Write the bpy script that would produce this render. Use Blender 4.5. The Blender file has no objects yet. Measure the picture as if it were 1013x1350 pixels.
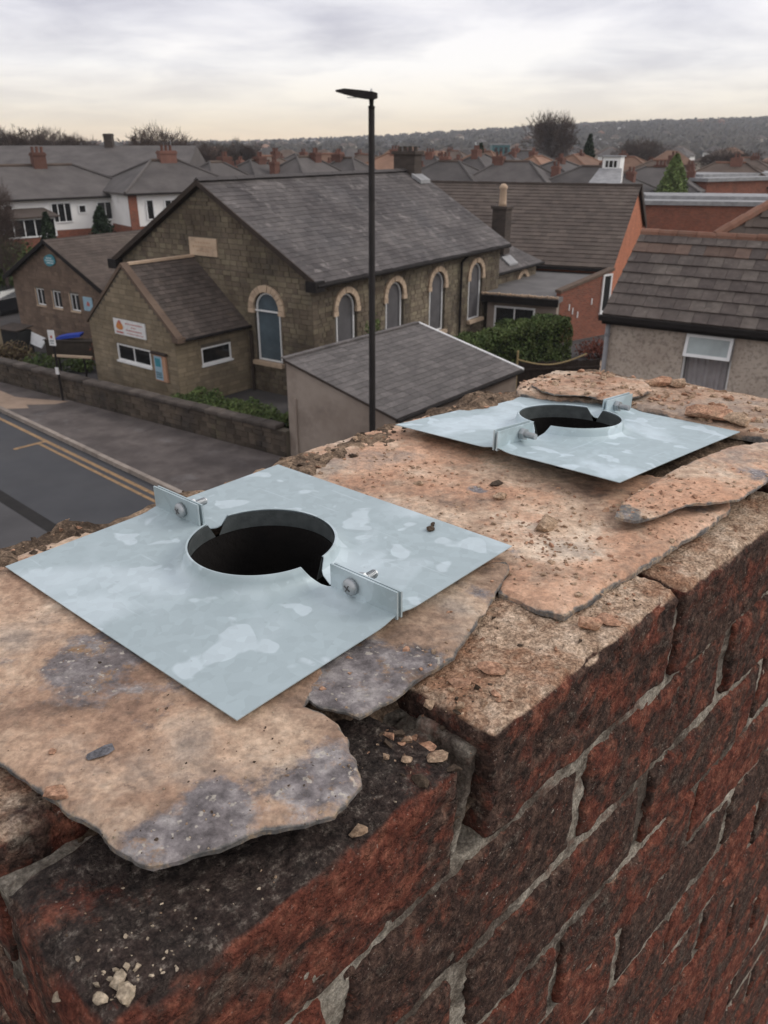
import bpy, bmesh, math, random
import numpy as np
from mathutils import Vector, Matrix
from mathutils.geometry import delaunay_2d_cdt

random.seed(7)
scene = bpy.context.scene
col = scene.collection
R = math.radians
U = 0.28            # metres per unit of the chimney-top survey (camera to metal plate)
CZ = 9.0            # camera height above the street

# ------------------------------------------------------------------ camera
cam_d = bpy.data.cameras.new('camera'); cam = bpy.data.objects.new('camera', cam_d); col.objects.link(cam)
cam.location = (0, 0, CZ)
cam.rotation_euler = (R(90 - 24.674), 0, 0)
cam_d.sensor_fit = 'VERTICAL'; cam_d.sensor_height = 24.0; cam_d.sensor_width = 18.0
cam_d.lens = 24.0 * 1060 / 1350
cam_d.clip_start = 0.02; cam_d.clip_end = 9000
cam_d.dof.use_dof = True; cam_d.dof.focus_distance = 0.52; cam_d.dof.aperture_fstop = 17.0
scene.camera = cam
scene.render.resolution_x = 768; scene.render.resolution_y = 1024

# ------------------------------------------------------------------ exposure
scene.view_settings.view_transform = 'Standard'; scene.view_settings.look = 'None'
scene.view_settings.exposure = 0.26; scene.view_settings.gamma = 1.0
scene.render.engine = 'CYCLES'
scene.cycles.use_denoising = True
scene.cycles.max_bounces = 6; scene.cycles.diffuse_bounces = 3; scene.cycles.glossy_bounces = 3
scene.cycles.volume_bounces = 1; scene.cycles.transmission_bounces = 4
scene.cycles.sample_clamp_indirect = 6.0

# ------------------------------------------------------------------ node helpers
def nd(nt, typ, ins=None, **props):
    n = nt.nodes.new(typ)
    for k, v in props.items(): setattr(n, k, v)
    for k, v in (ins or {}).items():
        if isinstance(v, bpy.types.NodeSocket): nt.links.new(v, n.inputs[k])
        else: n.inputs[k].default_value = v
    return n
def mixc(nt, f, a, b, bt='MIX'):
    n = nt.nodes.new('ShaderNodeMix'); n.data_type = 'RGBA'; n.blend_type = bt
    for i, v in ((0, f), (6, a), (7, b)):
        if isinstance(v, bpy.types.NodeSocket): nt.links.new(v, n.inputs[i])
        elif i == 0: n.inputs[0].default_value = v
        else: n.inputs[i].default_value = (*v[:3], 1)
    return n.outputs[2]
def ramp(nt, f, stops, interp='LINEAR'):
    n = nt.nodes.new('ShaderNodeValToRGB'); cr = n.color_ramp; cr.interpolation = interp
    while len(cr.elements) < len(stops): cr.elements.new(0.5)
    for e, (p, c) in zip(cr.elements, stops):
        e.position = p; e.color = (c, c, c, 1) if isinstance(c, (int, float)) else (*c[:3], 1)
    nt.links.new(f, n.inputs[0]); return n.outputs[0]
def mth(nt, op, a, b=0.0, c=None, clamp=False):
    n = nt.nodes.new('ShaderNodeMath'); n.operation = op; n.use_clamp = clamp
    for i, v in enumerate((a, b) if c is None else (a, b, c)):
        if isinstance(v, bpy.types.NodeSocket): nt.links.new(v, n.inputs[i])
        else: n.inputs[i].default_value = v
    return n.outputs[0]
def noise(nt, vec, scale, detail=5, rough=0.6, dist=0.0):
    return nd(nt, 'ShaderNodeTexNoise', {'Vector': vec, 'Scale': scale, 'Detail': detail, 'Roughness': rough, 'Distortion': dist}).outputs[0]

def speckle(nt, v, c, s1=520, lo=0.62, hi=1.36):
    f = ramp(nt, noise(nt, v, s1, 3, 0.6), [(0.38, lo), (0.5, 1.0), (0.62, hi)])
    g = ramp(nt, noise(nt, v, s1 * 0.38, 4, 0.65), [(0.36, 0.78), (0.5, 1.0), (0.64, 1.2)])
    return mixc(nt, 1.0, mixc(nt, 1.0, c, f, 'MULTIPLY'), g, 'MULTIPLY')

# ------------------------------------------------------------------ sky: high winter overcast, cream at the horizon
SUN_EL, SUN_AZ = R(36), R(82)      # azimuth from +Y (ahead of the camera), negative to the left
w = bpy.data.worlds.new('World'); scene.world = w; w.use_nodes = True
nt = w.node_tree; nt.nodes.clear()
wo = nd(nt, 'ShaderNodeOutputWorld')
sky = nd(nt, 'ShaderNodeTexSky', sky_type='NISHITA', sun_disc=False, sun_elevation=SUN_EL, sun_rotation=SUN_AZ)
bg1 = nd(nt, 'ShaderNodeBackground', {'Color': sky.outputs[0], 'Strength': 0.08})
tc = nd(nt, 'ShaderNodeTexCoord')
sep = nd(nt, 'ShaderNodeSeparateXYZ', {0: tc.outputs['Generated']})
zz = mth(nt, 'MAXIMUM', sep.outputs[2], 0.0)
den = mth(nt, 'ADD', zz, 0.13)
px_ = mth(nt, 'DIVIDE', sep.outputs[0], den); py_ = mth(nt, 'DIVIDE', sep.outputs[1], den)
cv = nd(nt, 'ShaderNodeCombineXYZ', {0: px_, 1: py_, 2: 0.0}).outputs[0]
n1 = noise(nt, cv, 0.30, 4, 0.48, 0.15)
n2 = noise(nt, cv, 1.3, 6, 0.55, 0.3)
mixn = mth(nt, 'ADD', mth(nt, 'MULTIPLY', n1, 0.6), mth(nt, 'MULTIPLY', n2, 0.4))
base = ramp(nt, zz, [(0.0, (0.98, 0.76, 0.51)), (0.018, (1.0, 0.84, 0.61)), (0.038, (0.98, 0.90, 0.77)), (0.075, (0.91, 0.89, 0.87)), (0.12, (0.83, 0.82, 0.845)), (1.0, (0.86, 0.84, 0.85))])
shade = ramp(nt, mixn, [(0.42, (0.66, 0.66, 0.72)), (0.49, (0.88, 0.88, 0.91)), (0.56, (1.08, 1.07, 1.06))])
amt = ramp(nt, zz, [(0.0, 0.15), (0.04, 0.45), (0.10, 1.0)])
cc = mixc(nt, amt, base, mixc(nt, 1.0, base, shade, 'MULTIPLY'))
bg2 = nd(nt, 'ShaderNodeBackground', {'Color': cc, 'Strength': 1.0})
mx = nd(nt, 'ShaderNodeMixShader', {0: 0.93, 1: bg1.outputs[0], 2: bg2.outputs[0]})
nt.links.new(mx.outputs[0], wo.inputs[0])

# ------------------------------------------------------------------ sun behind the cloud: broad and weak
sd = bpy.data.lights.new('sun', 'SUN'); so = bpy.data.objects.new('sun', sd); col.objects.link(so)
sd.energy = 1.3; sd.angle = R(26); sd.color = (1.0, 0.95, 0.88)
to_sun = Vector((math.sin(SUN_AZ) * math.cos(SUN_EL), math.cos(SUN_AZ) * math.cos(SUN_EL), math.sin(SUN_EL)))
so.rotation_euler = to_sun.to_track_quat('Z', 'Y').to_euler()
so.location = (0, 0, 60)

# ------------------------------------------------------------------ materials
MT = {}
def newmat(name):
    m = bpy.data.materials.new(name); m.use_nodes = True; nt = m.node_tree; nt.nodes.clear()
    out = nd(nt, 'ShaderNodeOutputMaterial'); b = nd(nt, 'ShaderNodeBsdfPrincipled')
    nt.links.new(b.outputs[0], out.inputs[0]); MT[name] = m
    return m, nt, b
def objvec(nt, offs=True):
    tc = nd(nt, 'ShaderNodeTexCoord'); v = tc.outputs['Object']
    if offs:
        oi = nd(nt, 'ShaderNodeObjectInfo')
        k = mth(nt, 'MULTIPLY', oi.outputs['Random'], 43.0)
        v = nd(nt, 'ShaderNodeVectorMath', {0: v, 1: nd(nt, 'ShaderNodeCombineXYZ', {0: k, 1: k, 2: k}).outputs[0]}, operation='ADD').outputs[0]
    return v
def surf(name, cols, scale=3.0, detail=6, rough=0.85, bump=0.4, bscale=20.0, bdist=0.01, over=(), rnd=0.0, attr=False,
         stretch=(1, 1, 1), metallic=0.0, spec=0.3, brick=None, offs=True, hue=0.0):
    m, nt, b = newmat(name)
    v0 = objvec(nt, offs)
    v = nd(nt, 'ShaderNodeMapping', {'Vector': v0, 'Scale': stretch}).outputs[0]
    c = ramp(nt, noise(nt, v, scale, detail), cols)
    for (oc, osc, lo, hi, st) in over:
        f = ramp(nt, noise(nt, v, osc, 7, 0.62), [(lo, 0.0), (hi, st)])
        c = mixc(nt, f, c, oc)
    hgt = noise(nt, v, bscale, 8, 0.65)
    if brick:
        bw, bh, mc, ms = brick
        s = nd(nt, 'ShaderNodeSeparateXYZ', {0: v0})
        bv = nd(nt, 'ShaderNodeCombineXYZ', {0: mth(nt, 'ADD', s.outputs[0], s.outputs[1]), 1: s.outputs[2], 2: 0.0}).outputs[0]
        bt = nd(nt, 'ShaderNodeTexBrick', {'Vector': bv, 'Color1': (0.75, 0.75, 0.75, 1), 'Color2': (1.15, 1.15, 1.15, 1), 'Mortar': (1, 1, 1, 1), 'Scale': 1.0, 'Mortar Size': ms, 'Brick Width': bw, 'Row Height': bh, 'Bias': 0.0})
        c = mixc(nt, 1.0, c, bt.outputs[0], 'MULTIPLY'); c = mixc(nt, bt.outputs[1], c, mc)
        hgt = mth(nt, 'SUBTRACT', mth(nt, 'MULTIPLY', hgt, 0.5), bt.outputs[1])
    if rnd:
        src = nd(nt, 'ShaderNodeAttribute', attribute_name='rnd').outputs['Fac'] if attr else nd(nt, 'ShaderNodeObjectInfo').outputs['Random']
        hs = nd(nt, 'ShaderNodeHueSaturation', {'Hue': mth(nt, 'MULTIPLY_ADD', src, hue * 2, 0.5 - hue), 'Value': mth(nt, 'MULTIPLY_ADD', src, 2 * rnd, 1 - rnd), 'Color': c})
        c = hs.outputs[0]
    nt.links.new(c, b.inputs['Base Color'])
    b.inputs['Roughness'].default_value = rough; b.inputs['Metallic'].default_value = metallic
    b.inputs['Specular IOR Level'].default_value = spec
    if bump:
        bp = nd(nt, 'ShaderNodeBump', {'Height': hgt, 'Strength': bump, 'Distance': bdist})
        nt.links.new(bp.outputs[0], b.inputs['Normal'])
    return m
def plain(name, c, rough=0.5, metallic=0.0, spec=0.4):
    k = 0.82
    return surf(name, [(0.3, tuple(x * k for x in c)), (0.7, c)], 6, 3, rough, 0.05, 60, 0.002, metallic=metallic, spec=spec)

# ------------------------------------------------------------------ geometry helpers
class MB:
    def __init__(self): self.v = []; self.f = []; self.r = []; self.cur = 0.5
    def add(self, vs, fs):
        o = len(self.v); self.v += [tuple(p) for p in vs]
        for q in fs: self.f.append(tuple(i + o for i in q)); self.r.append(self.cur)
        return self
    def box(self, c, s, rz=0.0, m=None):
        x, y, z = (k / 2 for k in s); cr, sr = math.cos(rz), math.sin(rz)
        vs = []
        for dz in (-z, z):
            for dx, dy in ((-x, -y), (x, -y), (x, y), (-x, y)):
                p = Vector((dx * cr - dy * sr, dx * sr + dy * cr, dz))
                if m is not None: p = m @ p
                vs.append((c[0] + p.x, c[1] + p.y, c[2] + p.z))
        return self.add(vs, [(3, 2, 1, 0), (4, 5, 6, 7), (0, 1, 5, 4), (1, 2, 6, 5), (2, 3, 7, 6), (3, 0, 4, 7)])
    def span(self, a, b): return self.box([(p + q) / 2 for p, q in zip(a, b)], [abs(q - p) for p, q in zip(a, b)])
    def extrude(self, poly, vec):
        n = len(poly); vec = Vector(vec); a = [Vector(p) for p in poly]
        vs = a + [p + vec for p in a]
        return self.add(vs, [tuple(range(n))[::-1], tuple(range(n, 2 * n))] + [(i, (i + 1) % n, n + (i + 1) % n, n + i) for i in range(n)])
    def tube(self, pts, rad, n=8, caps=True):
        pts = [Vector(p) for p in pts]; rr = rad if isinstance(rad, (list, tuple)) else [rad] * len(pts)
        vs = []
        for i, p in enumerate(pts):
            d = (pts[min(i + 1, len(pts) - 1)] - pts[max(i - 1, 0)]).normalized()
            a = d.orthogonal().normalized() if i == 0 else (a - d * a.dot(d)).normalized()
            bb = d.cross(a)
            vs += [p + (a * math.cos(6.28318 * k / n) + bb * math.sin(6.28318 * k / n)) * rr[i] for k in range(n)]
        fs = [(i * n + k, i * n + (k + 1) % n, (i + 1) * n + (k + 1) % n, (i + 1) * n + k) for i in range(len(pts) - 1) for k in range(n)]
        if caps: fs += [tuple(range(n))[::-1], tuple(range((len(pts) - 1) * n, len(pts) * n))]
        return self.add(vs, fs)
    def lathe(self, prof, c=(0, 0, 0), n=16):
        vs = [(c[0] + r * math.cos(6.28318 * k / n), c[1] + r * math.sin(6.28318 * k / n), c[2] + z) for r, z in prof for k in range(n)]
        m = len(prof)
        fs = [(i * n + k, i * n + (k + 1) % n, (i + 1) * n + (k + 1) % n, (i + 1) * n + k) for i in range(m - 1) for k in range(n)]
        return self.add(vs, fs + [tuple(range(n))[::-1], tuple(range((m - 1) * n, m * n))])
    def mesh(self, name, mat=None, smooth=False, recalc=True):
        me = bpy.data.meshes.new(name); me.from_pydata(self.v, [], self.f)
        if self.r and len(set(self.r)) > 1:
            at = me.attributes.new('rnd', 'FLOAT', 'FACE'); at.data.foreach_set('value', self.r)
        if recalc and len(self.f) < 60000:
            bm = bmesh.new(); bm.from_mesh(me); bmesh.ops.recalc_face_normals(bm, faces=bm.faces); bm.to_mesh(me); bm.free()
        if smooth: me.polygons.foreach_set('use_smooth', [True] * len(me.polygons))
        if mat: me.materials.append(MT[mat])
        me.update(); return me
    def build(self, name, mat, parent=None, loc=None, rot=None, smooth=False, recalc=True):
        return link(name, self.mesh(name, mat, smooth, recalc), parent, loc, rot)
def link(name, me, parent=None, loc=None, rot=None):
    o = bpy.data.objects.new(name, me); col.objects.link(o)
    if parent: o.parent = parent
    if loc is not None: o.location = loc
    if rot is not None: o.rotation_euler = rot
    return o
def thing(name, label, cat, loc=(0, 0, 0), rz=0.0, group=None):
    o = bpy.data.objects.new(name, None); col.objects.link(o); o.location = loc; o.rotation_euler = (0, 0, rz)
    o.empty_display_size = 0.2
    return tag(o, label, cat, group)
def tag(o, label, cat, group=None):
    o['label'] = label; o['category'] = cat
    if group: o['group'] = group
    return o
def struct(o): o['kind'] = 'structure'; return o
def stuff(o): o['kind'] = 'stuff'; return o
V = Vector

# numpy value noise for shaping
_rs = np.random.RandomState(11); _perm = _rs.permutation(4096); _val = _rs.rand(4096) * 2 - 1
def vnoise(P):
    I = np.floor(P).astype(np.int64); F = P - I; F = F * F * (3 - 2 * F)
    def h(dx, dy, dz):
        k = _perm[(I[:, 0] + dx) & 4095]; k = _perm[(k + I[:, 1] + dy) & 4095]; k = _perm[(k + I[:, 2] + dz) & 4095]
        return _val[k]
    x, y, z = F[:, 0], F[:, 1], F[:, 2]
    a = h(0, 0, 0) * (1 - x) + h(1, 0, 0) * x; b = h(0, 1, 0) * (1 - x) + h(1, 1, 0) * x
    c = h(0, 0, 1) * (1 - x) + h(1, 0, 1) * x; d = h(0, 1, 1) * (1 - x) + h(1, 1, 1) * x
    return (a * (1 - y) + b * y) * (1 - z) + (c * (1 - y) + d * y) * z
def fbm(P, oct=4):
    P = np.asarray(P, float); s = 0; a = 1.0; t = 0
    for k in range(oct): s = s + a * vnoise(P * 2 ** k + 17.3 * k); t += a; a *= 0.55
    return s / t
def rough_box(L, D, H, res, rad, amp, seed, chip=0.0, cell=40.0):
    """box centred at 0 with worn edges and a pitted surface: vertex array and quads"""
    dims = np.array([L, D, H]) / 2; vs = []; fs = []; key = {}
    nn = [max(2, int(round(2 * d / res))) for d in dims]
    def vid(ix):
        if ix not in key: key[ix] = len(vs); vs.append(ix)
        return key[ix]
    for ax in range(3):
        a, b = [k for k in range(3) if k != ax]
        for side in (0, nn[ax]):
            for i in range(nn[a]):
                for j in range(nn[b]):
                    q = []
                    for di, dj in ((0, 0), (1, 0), (1, 1), (0, 1)):
                        ix = [0, 0, 0]; ix[ax] = side; ix[a] = i + di; ix[b] = j + dj; q.append(vid(tuple(ix)))
                    fs.append(tuple(q) if (side > 0) == (ax != 1) else tuple(q[::-1]))
    P = np.array(vs, float) / np.array(nn) * 2 * dims - dims
    inner = np.clip(P, -(dims - rad), dims - rad); d = P - inner; ln = np.linalg.norm(d, axis=1, keepdims=True) + 1e-9
    N = d / ln; P2 = inner + N * np.minimum(ln, rad)
    ecount = (np.abs(d) > 1e-6).sum(1)
    S = P2 + seed * 3.71
    disp = amp * fbm(S * cell, 4) + amp * 0.5 * fbm(S * cell * 4.1, 3)
    pits = np.clip(fbm(S * cell * 1.7 + 50, 3) - 0.28, 0, 1); disp -= amp * 3.0 * pits
    if chip: disp -= np.where(ecount > 1, chip * np.clip(fbm(S * cell * 0.6 + 9, 3) + 0.15, 0, 1), 0)
    P2 = P2 + N * disp[:, None]
    return P2, fs
def np_obj(name, P, fs, mat, parent=None, loc=None, smooth=True, rot=None):
    me = bpy.data.meshes.new(name); me.from_pydata([tuple(p) for p in P], [], fs)
    if smooth: me.polygons.foreach_set('use_smooth', [True] * len(me.polygons))
    me.materials.append(MT[mat]); me.update()
    return link(name, me, parent, loc, rot)
def hull(mb, c, s, flat=0.6, n=11, rz=None, seed=None):
    """angular broken fragment"""
    rg = random.Random(seed) if seed is not None else random
    bm = bmesh.new(); rz = rg.uniform(0, 6.28) if rz is None else rz
    for k in range(n):
        v = V((rg.gauss(0, 1), rg.gauss(0, 1), rg.gauss(0, 1))).normalized() * rg.uniform(0.75, 1.0)
        x, y, z = v.x * s * 0.62, v.y * s * 0.42, v.z * s * 0.42 * flat
        bm.verts.new((x * math.cos(rz) - y * math.sin(rz), x * math.sin(rz) + y * math.cos(rz), z))
    r = bmesh.ops.convex_hull(bm, input=bm.verts[:])
    bmesh.ops.delete(bm, geom=[e for e in r['geom_interior'] if isinstance(e, bmesh.types.BMVert)], context='VERTS')
    bm.verts.index_update()
    mb.add([(c[0] + v.co.x, c[1] + v.co.y, c[2] + v.co.z) for v in bm.verts], [tuple(v.index for v in f.verts) for f in bm.faces])
    bm.free()
# ------------------------------------------------------------------ material library
surf('asphalt', [(0.3, (0.050, 0.048, 0.050)), (0.7, (0.078, 0.075, 0.077))], 0.6, 8, 0.75, 0.3, 60, 0.01, over=[((0.10, 0.097, 0.098), 0.25, 0.5, 0.75, 0.6)])
surf('asphalt_new', [(0.3, (0.040, 0.041, 0.046)), (0.7, (0.056, 0.057, 0.062))], 0.8, 8, 0.7, 0.25, 70, 0.008, over=[((0.075, 0.072, 0.07), 0.35, 0.5, 0.8, 0.5)])
surf('tar', [(0.3, (0.014, 0.013, 0.013)), (0.7, (0.024, 0.022, 0.021))], 3, 6, 0.95, 0.3, 40, 0.01)
surf('pavement', [(0.36, (0.072, 0.060, 0.056)), (0.64, (0.125, 0.106, 0.098))], 0.8, 8, 0.8, 0.35, 50, 0.01, over=[((0.055, 0.045, 0.042), 1.3, 0.48, 0.66, 0.75), ((0.16, 0.15, 0.15), 0.9, 0.58, 0.7, 0.5)])
surf('pavement_tan', [(0.3, (0.25, 0.18, 0.13)), (0.7, (0.34, 0.25, 0.185))], 2, 6, 0.85, 0.3, 40, 0.01)
surf('yard', [(0.3, (0.045, 0.042, 0.043)), (0.7, (0.075, 0.068, 0.066))], 0.8, 8, 0.85, 0.35, 50, 0.01)
surf('kerb_stone', [(0.3, (0.20, 0.165, 0.14)), (0.7, (0.30, 0.26, 0.225))], 3, 6, 0.85, 0.3, 30, 0.01, rnd=0.2)
surf('yellow_paint', [(0.3, (0.24, 0.145, 0.07)), (0.7, (0.33, 0.215, 0.115))], 5, 6, 0.8, 0.2, 60, 0.004, over=[((0.10, 0.08, 0.06), 9, 0.5, 0.7, 0.7)])
surf('earth', [(0.3, (0.045, 0.05, 0.028)), (0.7, (0.085, 0.075, 0.05))], 0.05, 8, 0.95, 0.4, 3, 0.05)
surf('grass', [(0.3, (0.035, 0.075, 0.018)), (0.7, (0.075, 0.115, 0.035))], 4, 6, 0.9, 0.3, 40, 0.02, rnd=0.4, attr=True)
surf('stone_joint', [(0.3, (0.085, 0.072, 0.055)), (0.7, (0.13, 0.11, 0.085))], 2, 6, 0.95, 0.5, 25, 0.02, offs=False)
surf('stone', [(0.36, (0.085, 0.066, 0.046)), (0.64, (0.215, 0.175, 0.125))], 0.5, 7, 0.92, 0.5, 14, 0.02, over=[((0.055, 0.048, 0.042), 0.8, 0.5, 0.72, 0.75), ((0.12, 0.115, 0.07), 0.35, 0.52, 0.75, 0.35)], rnd=0.24, attr=True, offs=False, hue=0.012)
surf('stone_porch', [(0.3, (0.165, 0.13, 0.085)), (0.7, (0.26, 0.21, 0.145))], 0.6, 7, 0.92, 0.45, 14, 0.02, over=[((0.09, 0.075, 0.055), 0.7, 0.5, 0.75, 0.6)], rnd=0.16, attr=True, offs=False)
surf('stone_brown', [(0.3, (0.12, 0.082, 0.062)), (0.7, (0.19, 0.135, 0.10))], 0.6, 7, 0.92, 0.45, 14, 0.02, over=[((0.06, 0.045, 0.04), 0.7, 0.55, 0.75, 0.6)], rnd=0.2, attr=True, offs=False)
surf('stone_dark', [(0.3, (0.052, 0.041, 0.032)), (0.7, (0.105, 0.082, 0.062))], 0.9, 7, 0.95, 0.6, 14, 0.02, over=[((0.035, 0.03, 0.028), 1.2, 0.48, 0.7, 0.8), ((0.07, 0.08, 0.035), 1.1, 0.6, 0.75, 0.5)], rnd=0.3, attr=True, offs=False)
surf('coping', [(0.3, (0.058, 0.047, 0.041)), (0.7, (0.105, 0.088, 0.076))], 2, 7, 0.95, 0.5, 14, 0.02, over=[((0.035, 0.03, 0.027), 1.7, 0.5, 0.7, 0.7)], rnd=0.25)
surf('dressed_stone', [(0.3, (0.42, 0.31, 0.22)), (0.7, (0.52, 0.40, 0.29))], 3, 6, 0.9, 0.3, 30, 0.01, over=[((0.16, 0.12, 0.09), 3.5, 0.52, 0.75, 0.7)], rnd=0.12)
surf('slate', [(0.36, (0.062, 0.054, 0.053)), (0.64, (0.112, 0.100, 0.096))], 0.5, 7, 0.72, 0.25, 30, 0.01, over=[((0.21, 0.19, 0.18), 2.2, 0.58, 0.66, 0.65), ((0.05, 0.05, 0.055), 0.35, 0.5, 0.75, 0.5)], rnd=0.22, attr=True, offs=False)
surf('slate_garage', [(0.3, (0.080, 0.072, 0.070)), (0.7, (0.135, 0.122, 0.116))], 6, 7, 0.75, 0.3, 40, 0.006, over=[((0.19, 0.17, 0.16), 9, 0.55, 0.72, 0.6)], rnd=0.22)
surf('tile_dark', [(0.3, (0.060, 0.048, 0.042)), (0.7, (0.095, 0.076, 0.066))], 0.8, 7, 0.85, 0.4, 30, 0.01, over=[((0.14, 0.11, 0.085), 2.5, 0.58, 0.72, 0.5)], rnd=0.25, attr=True, offs=False)
surf('tile_brown', [(0.3, (0.064, 0.048, 0.040)), (0.7, (0.10, 0.078, 0.065))], 0.6, 7, 0.85, 0.4, 25, 0.01, over=[((0.14, 0.115, 0.09), 0.5, 0.55, 0.75, 0.5)], rnd=0.18, attr=True, offs=False)
surf('tile_concrete', [(0.3, (0.070, 0.056, 0.050)), (0.7, (0.118, 0.098, 0.088))], 5, 7, 0.88, 0.5, 60, 0.006, over=[((0.06, 0.052, 0.048), 4, 0.5, 0.72, 0.7), ((0.22, 0.20, 0.18), 11, 0.6, 0.72, 0.5)], rnd=0.25, hue=0.01)
surf('tile_rust', [(0.3, (0.090, 0.058, 0.046)), (0.7, (0.138, 0.094, 0.074))], 5, 7, 0.88, 0.5, 60, 0.006, over=[((0.09, 0.06, 0.048), 4, 0.5, 0.72, 0.7)], rnd=0.2)
surf('terracotta', [(0.3, (0.165, 0.080, 0.054)), (0.7, (0.25, 0.135, 0.095))], 5, 6, 0.85, 0.4, 40, 0.01, over=[((0.12, 0.08, 0.06), 5, 0.5, 0.72, 0.7)], rnd=0.2)
surf('black_paint', [(0.3, (0.012, 0.010, 0.010)), (0.7, (0.022, 0.019, 0.018))], 3, 5, 0.75, 0.1, 40, 0.004, spec=0.15)
surf('dark_wood', [(0.3, (0.028, 0.020, 0.016)), (0.7, (0.05, 0.036, 0.028))], 3, 6, 0.85, 0.3, 30, 0.01)
surf('white_upvc', [(0.3, (0.68, 0.68, 0.68)), (0.7, (0.78, 0.78, 0.77))], 4, 4, 0.4, 0.03, 30, 0.002)
surf('grey_metal', [(0.3, (0.17, 0.17, 0.18)), (0.7, (0.24, 0.24, 0.25))], 3, 5, 0.5, 0.1, 30, 0.004)
surf('lead', [(0.3, (0.20, 0.20, 0.205)), (0.7, (0.33, 0.33, 0.335))], 2, 6, 0.65, 0.2, 20, 0.006)
surf('render_tan', [(0.36, (0.40, 0.33, 0.275)), (0.64, (0.54, 0.465, 0.395))], 1.2, 8, 0.95, 0.8, 55, 0.02, over=[((0.16, 0.13, 0.11), 14, 0.5, 0.62, 0.55), ((0.50, 0.44, 0.39), 22, 0.56, 0.68, 0.6)])
surf('render_garage', [(0.36, (0.225, 0.18, 0.15)), (0.64, (0.32, 0.268, 0.228))], 0.8, 8, 0.95, 0.4, 40, 0.01, over=[((0.13, 0.10, 0.085), 1.1, 0.52, 0.75, 0.6)])
surf('render_white', [(0.3, (0.74, 0.73, 0.71)), (0.7, (0.82, 0.81, 0.79))], 0.8, 6, 0.9, 0.2, 30, 0.01, over=[((0.42, 0.39, 0.35), 0.9, 0.58, 0.75, 0.5)])
surf('render_cream', [(0.3, (0.46, 0.40, 0.33)), (0.7, (0.56, 0.50, 0.42))], 0.8, 6, 0.9, 0.2, 30, 0.01)
surf('brick_red', [(0.3, (0.20, 0.058, 0.034)), (0.7, (0.29, 0.09, 0.052))], 0.8, 6, 0.9, 0.35, 20, 0.015, over=[((0.10, 0.045, 0.032), 0.9, 0.5, 0.72, 0.6)], brick=(0.235, 0.085, (0.20, 0.13, 0.10), 0.012), offs=False)
surf('brick_orange', [(0.3, (0.42, 0.135, 0.065)), (0.7, (0.52, 0.175, 0.09))], 0.8, 6, 0.9, 0.35, 20, 0.015, over=[((0.24, 0.08, 0.045), 0.9, 0.5, 0.75, 0.5)], brick=(0.235, 0.085, (0.28, 0.14, 0.09), 0.012), offs=False)
surf('brick_dark', [(0.3, (0.05, 0.038, 0.032)), (0.7, (0.09, 0.068, 0.055))], 1.5, 6, 0.9, 0.4, 20, 0.015, brick=(0.235, 0.085, (0.06, 0.052, 0.046), 0.012), offs=False)
surf('house_roof_grey', [(0.3, (0.062, 0.055, 0.053)), (0.7, (0.105, 0.094, 0.089))], 0.7, 7, 0.8, 0.4, 8, 0.03, rnd=0.22)
surf('house_roof_brown', [(0.3, (0.075, 0.055, 0.045)), (0.7, (0.12, 0.09, 0.072))], 0.7, 7, 0.85, 0.4, 8, 0.03, rnd=0.2)
surf('felt', [(0.3, (0.10, 0.095, 0.094)), (0.7, (0.16, 0.152, 0.148))], 1.0, 7, 0.9, 0.3, 30, 0.01)
surf('far_brick', [(0.3, (0.115, 0.056, 0.043)), (0.7, (0.165, 0.083, 0.063))], 1.5, 6, 0.9, 0.3, 20, 0.01, rnd=0.3)
surf('house_roof_orange', [(0.3, (0.16, 0.092, 0.062)), (0.7, (0.24, 0.14, 0.094))], 0.7, 7, 0.85, 0.4, 8, 0.03, rnd=0.25)
surf('pot_buff', [(0.3, (0.42, 0.30, 0.21)), (0.7, (0.52, 0.39, 0.28))], 6, 5, 0.8, 0.2, 30, 0.006)
surf('leaf_hedge', [(0.36, (0.045, 0.068, 0.020)), (0.64, (0.105, 0.135, 0.042))], 1.5, 5, 0.8, 0, 30, 0.01, rnd=0.5, attr=True, offs=False, hue=0.02)
surf('leaf_conifer', [(0.3, (0.10, 0.14, 0.045)), (0.7, (0.20, 0.25, 0.09))], 0.8, 5, 0.8, 0, 30, 0.01, rnd=0.5, attr=True, hue=0.02)
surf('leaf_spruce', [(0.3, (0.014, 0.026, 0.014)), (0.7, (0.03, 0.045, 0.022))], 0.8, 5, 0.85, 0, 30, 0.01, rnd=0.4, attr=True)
surf('leaf_dry', [(0.3, (0.075, 0.055, 0.03)), (0.7, (0.14, 0.10, 0.06))], 1.5, 5, 0.9, 0, 30, 0.01, rnd=0.5, attr=True, hue=0.03)
surf('leaf_red', [(0.3, (0.11, 0.032, 0.024)), (0.7, (0.20, 0.07, 0.045))], 2, 5, 0.9, 0, 30, 0.01, rnd=0.4, attr=True)
surf('bark', [(0.3, (0.040, 0.030, 0.025)), (0.7, (0.075, 0.056, 0.046))], 2, 5, 0.95, 0.3, 20, 0.02)
surf('twig', [(0.3, (0.058, 0.042, 0.036)), (0.7, (0.092, 0.066, 0.055))], 0.4, 4, 0.95, 0, 20, 0.02)
surf('woodland', [(0.3, (0.050, 0.045, 0.038)), (0.7, (0.080, 0.068, 0.055))], 0.004, 7, 0.95, 0, 3, 0.2, rnd=0.2, attr=True, hue=0.02)
surf('hill', [(0.3, (0.038, 0.035, 0.030)), (0.7, (0.065, 0.058, 0.048))], 0.004, 9, 0.95, 0.0, 0.5, 1.0, offs=False)
plain('teal_clad', (0.03, 0.12, 0.13), 0.5)
plain('sign_teal', (0.05, 0.24, 0.30), 0.4)
plain('sign_white', (0.72, 0.72, 0.72), 0.45)
plain('sign_blue', (0.30, 0.45, 0.55), 0.45)
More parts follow.
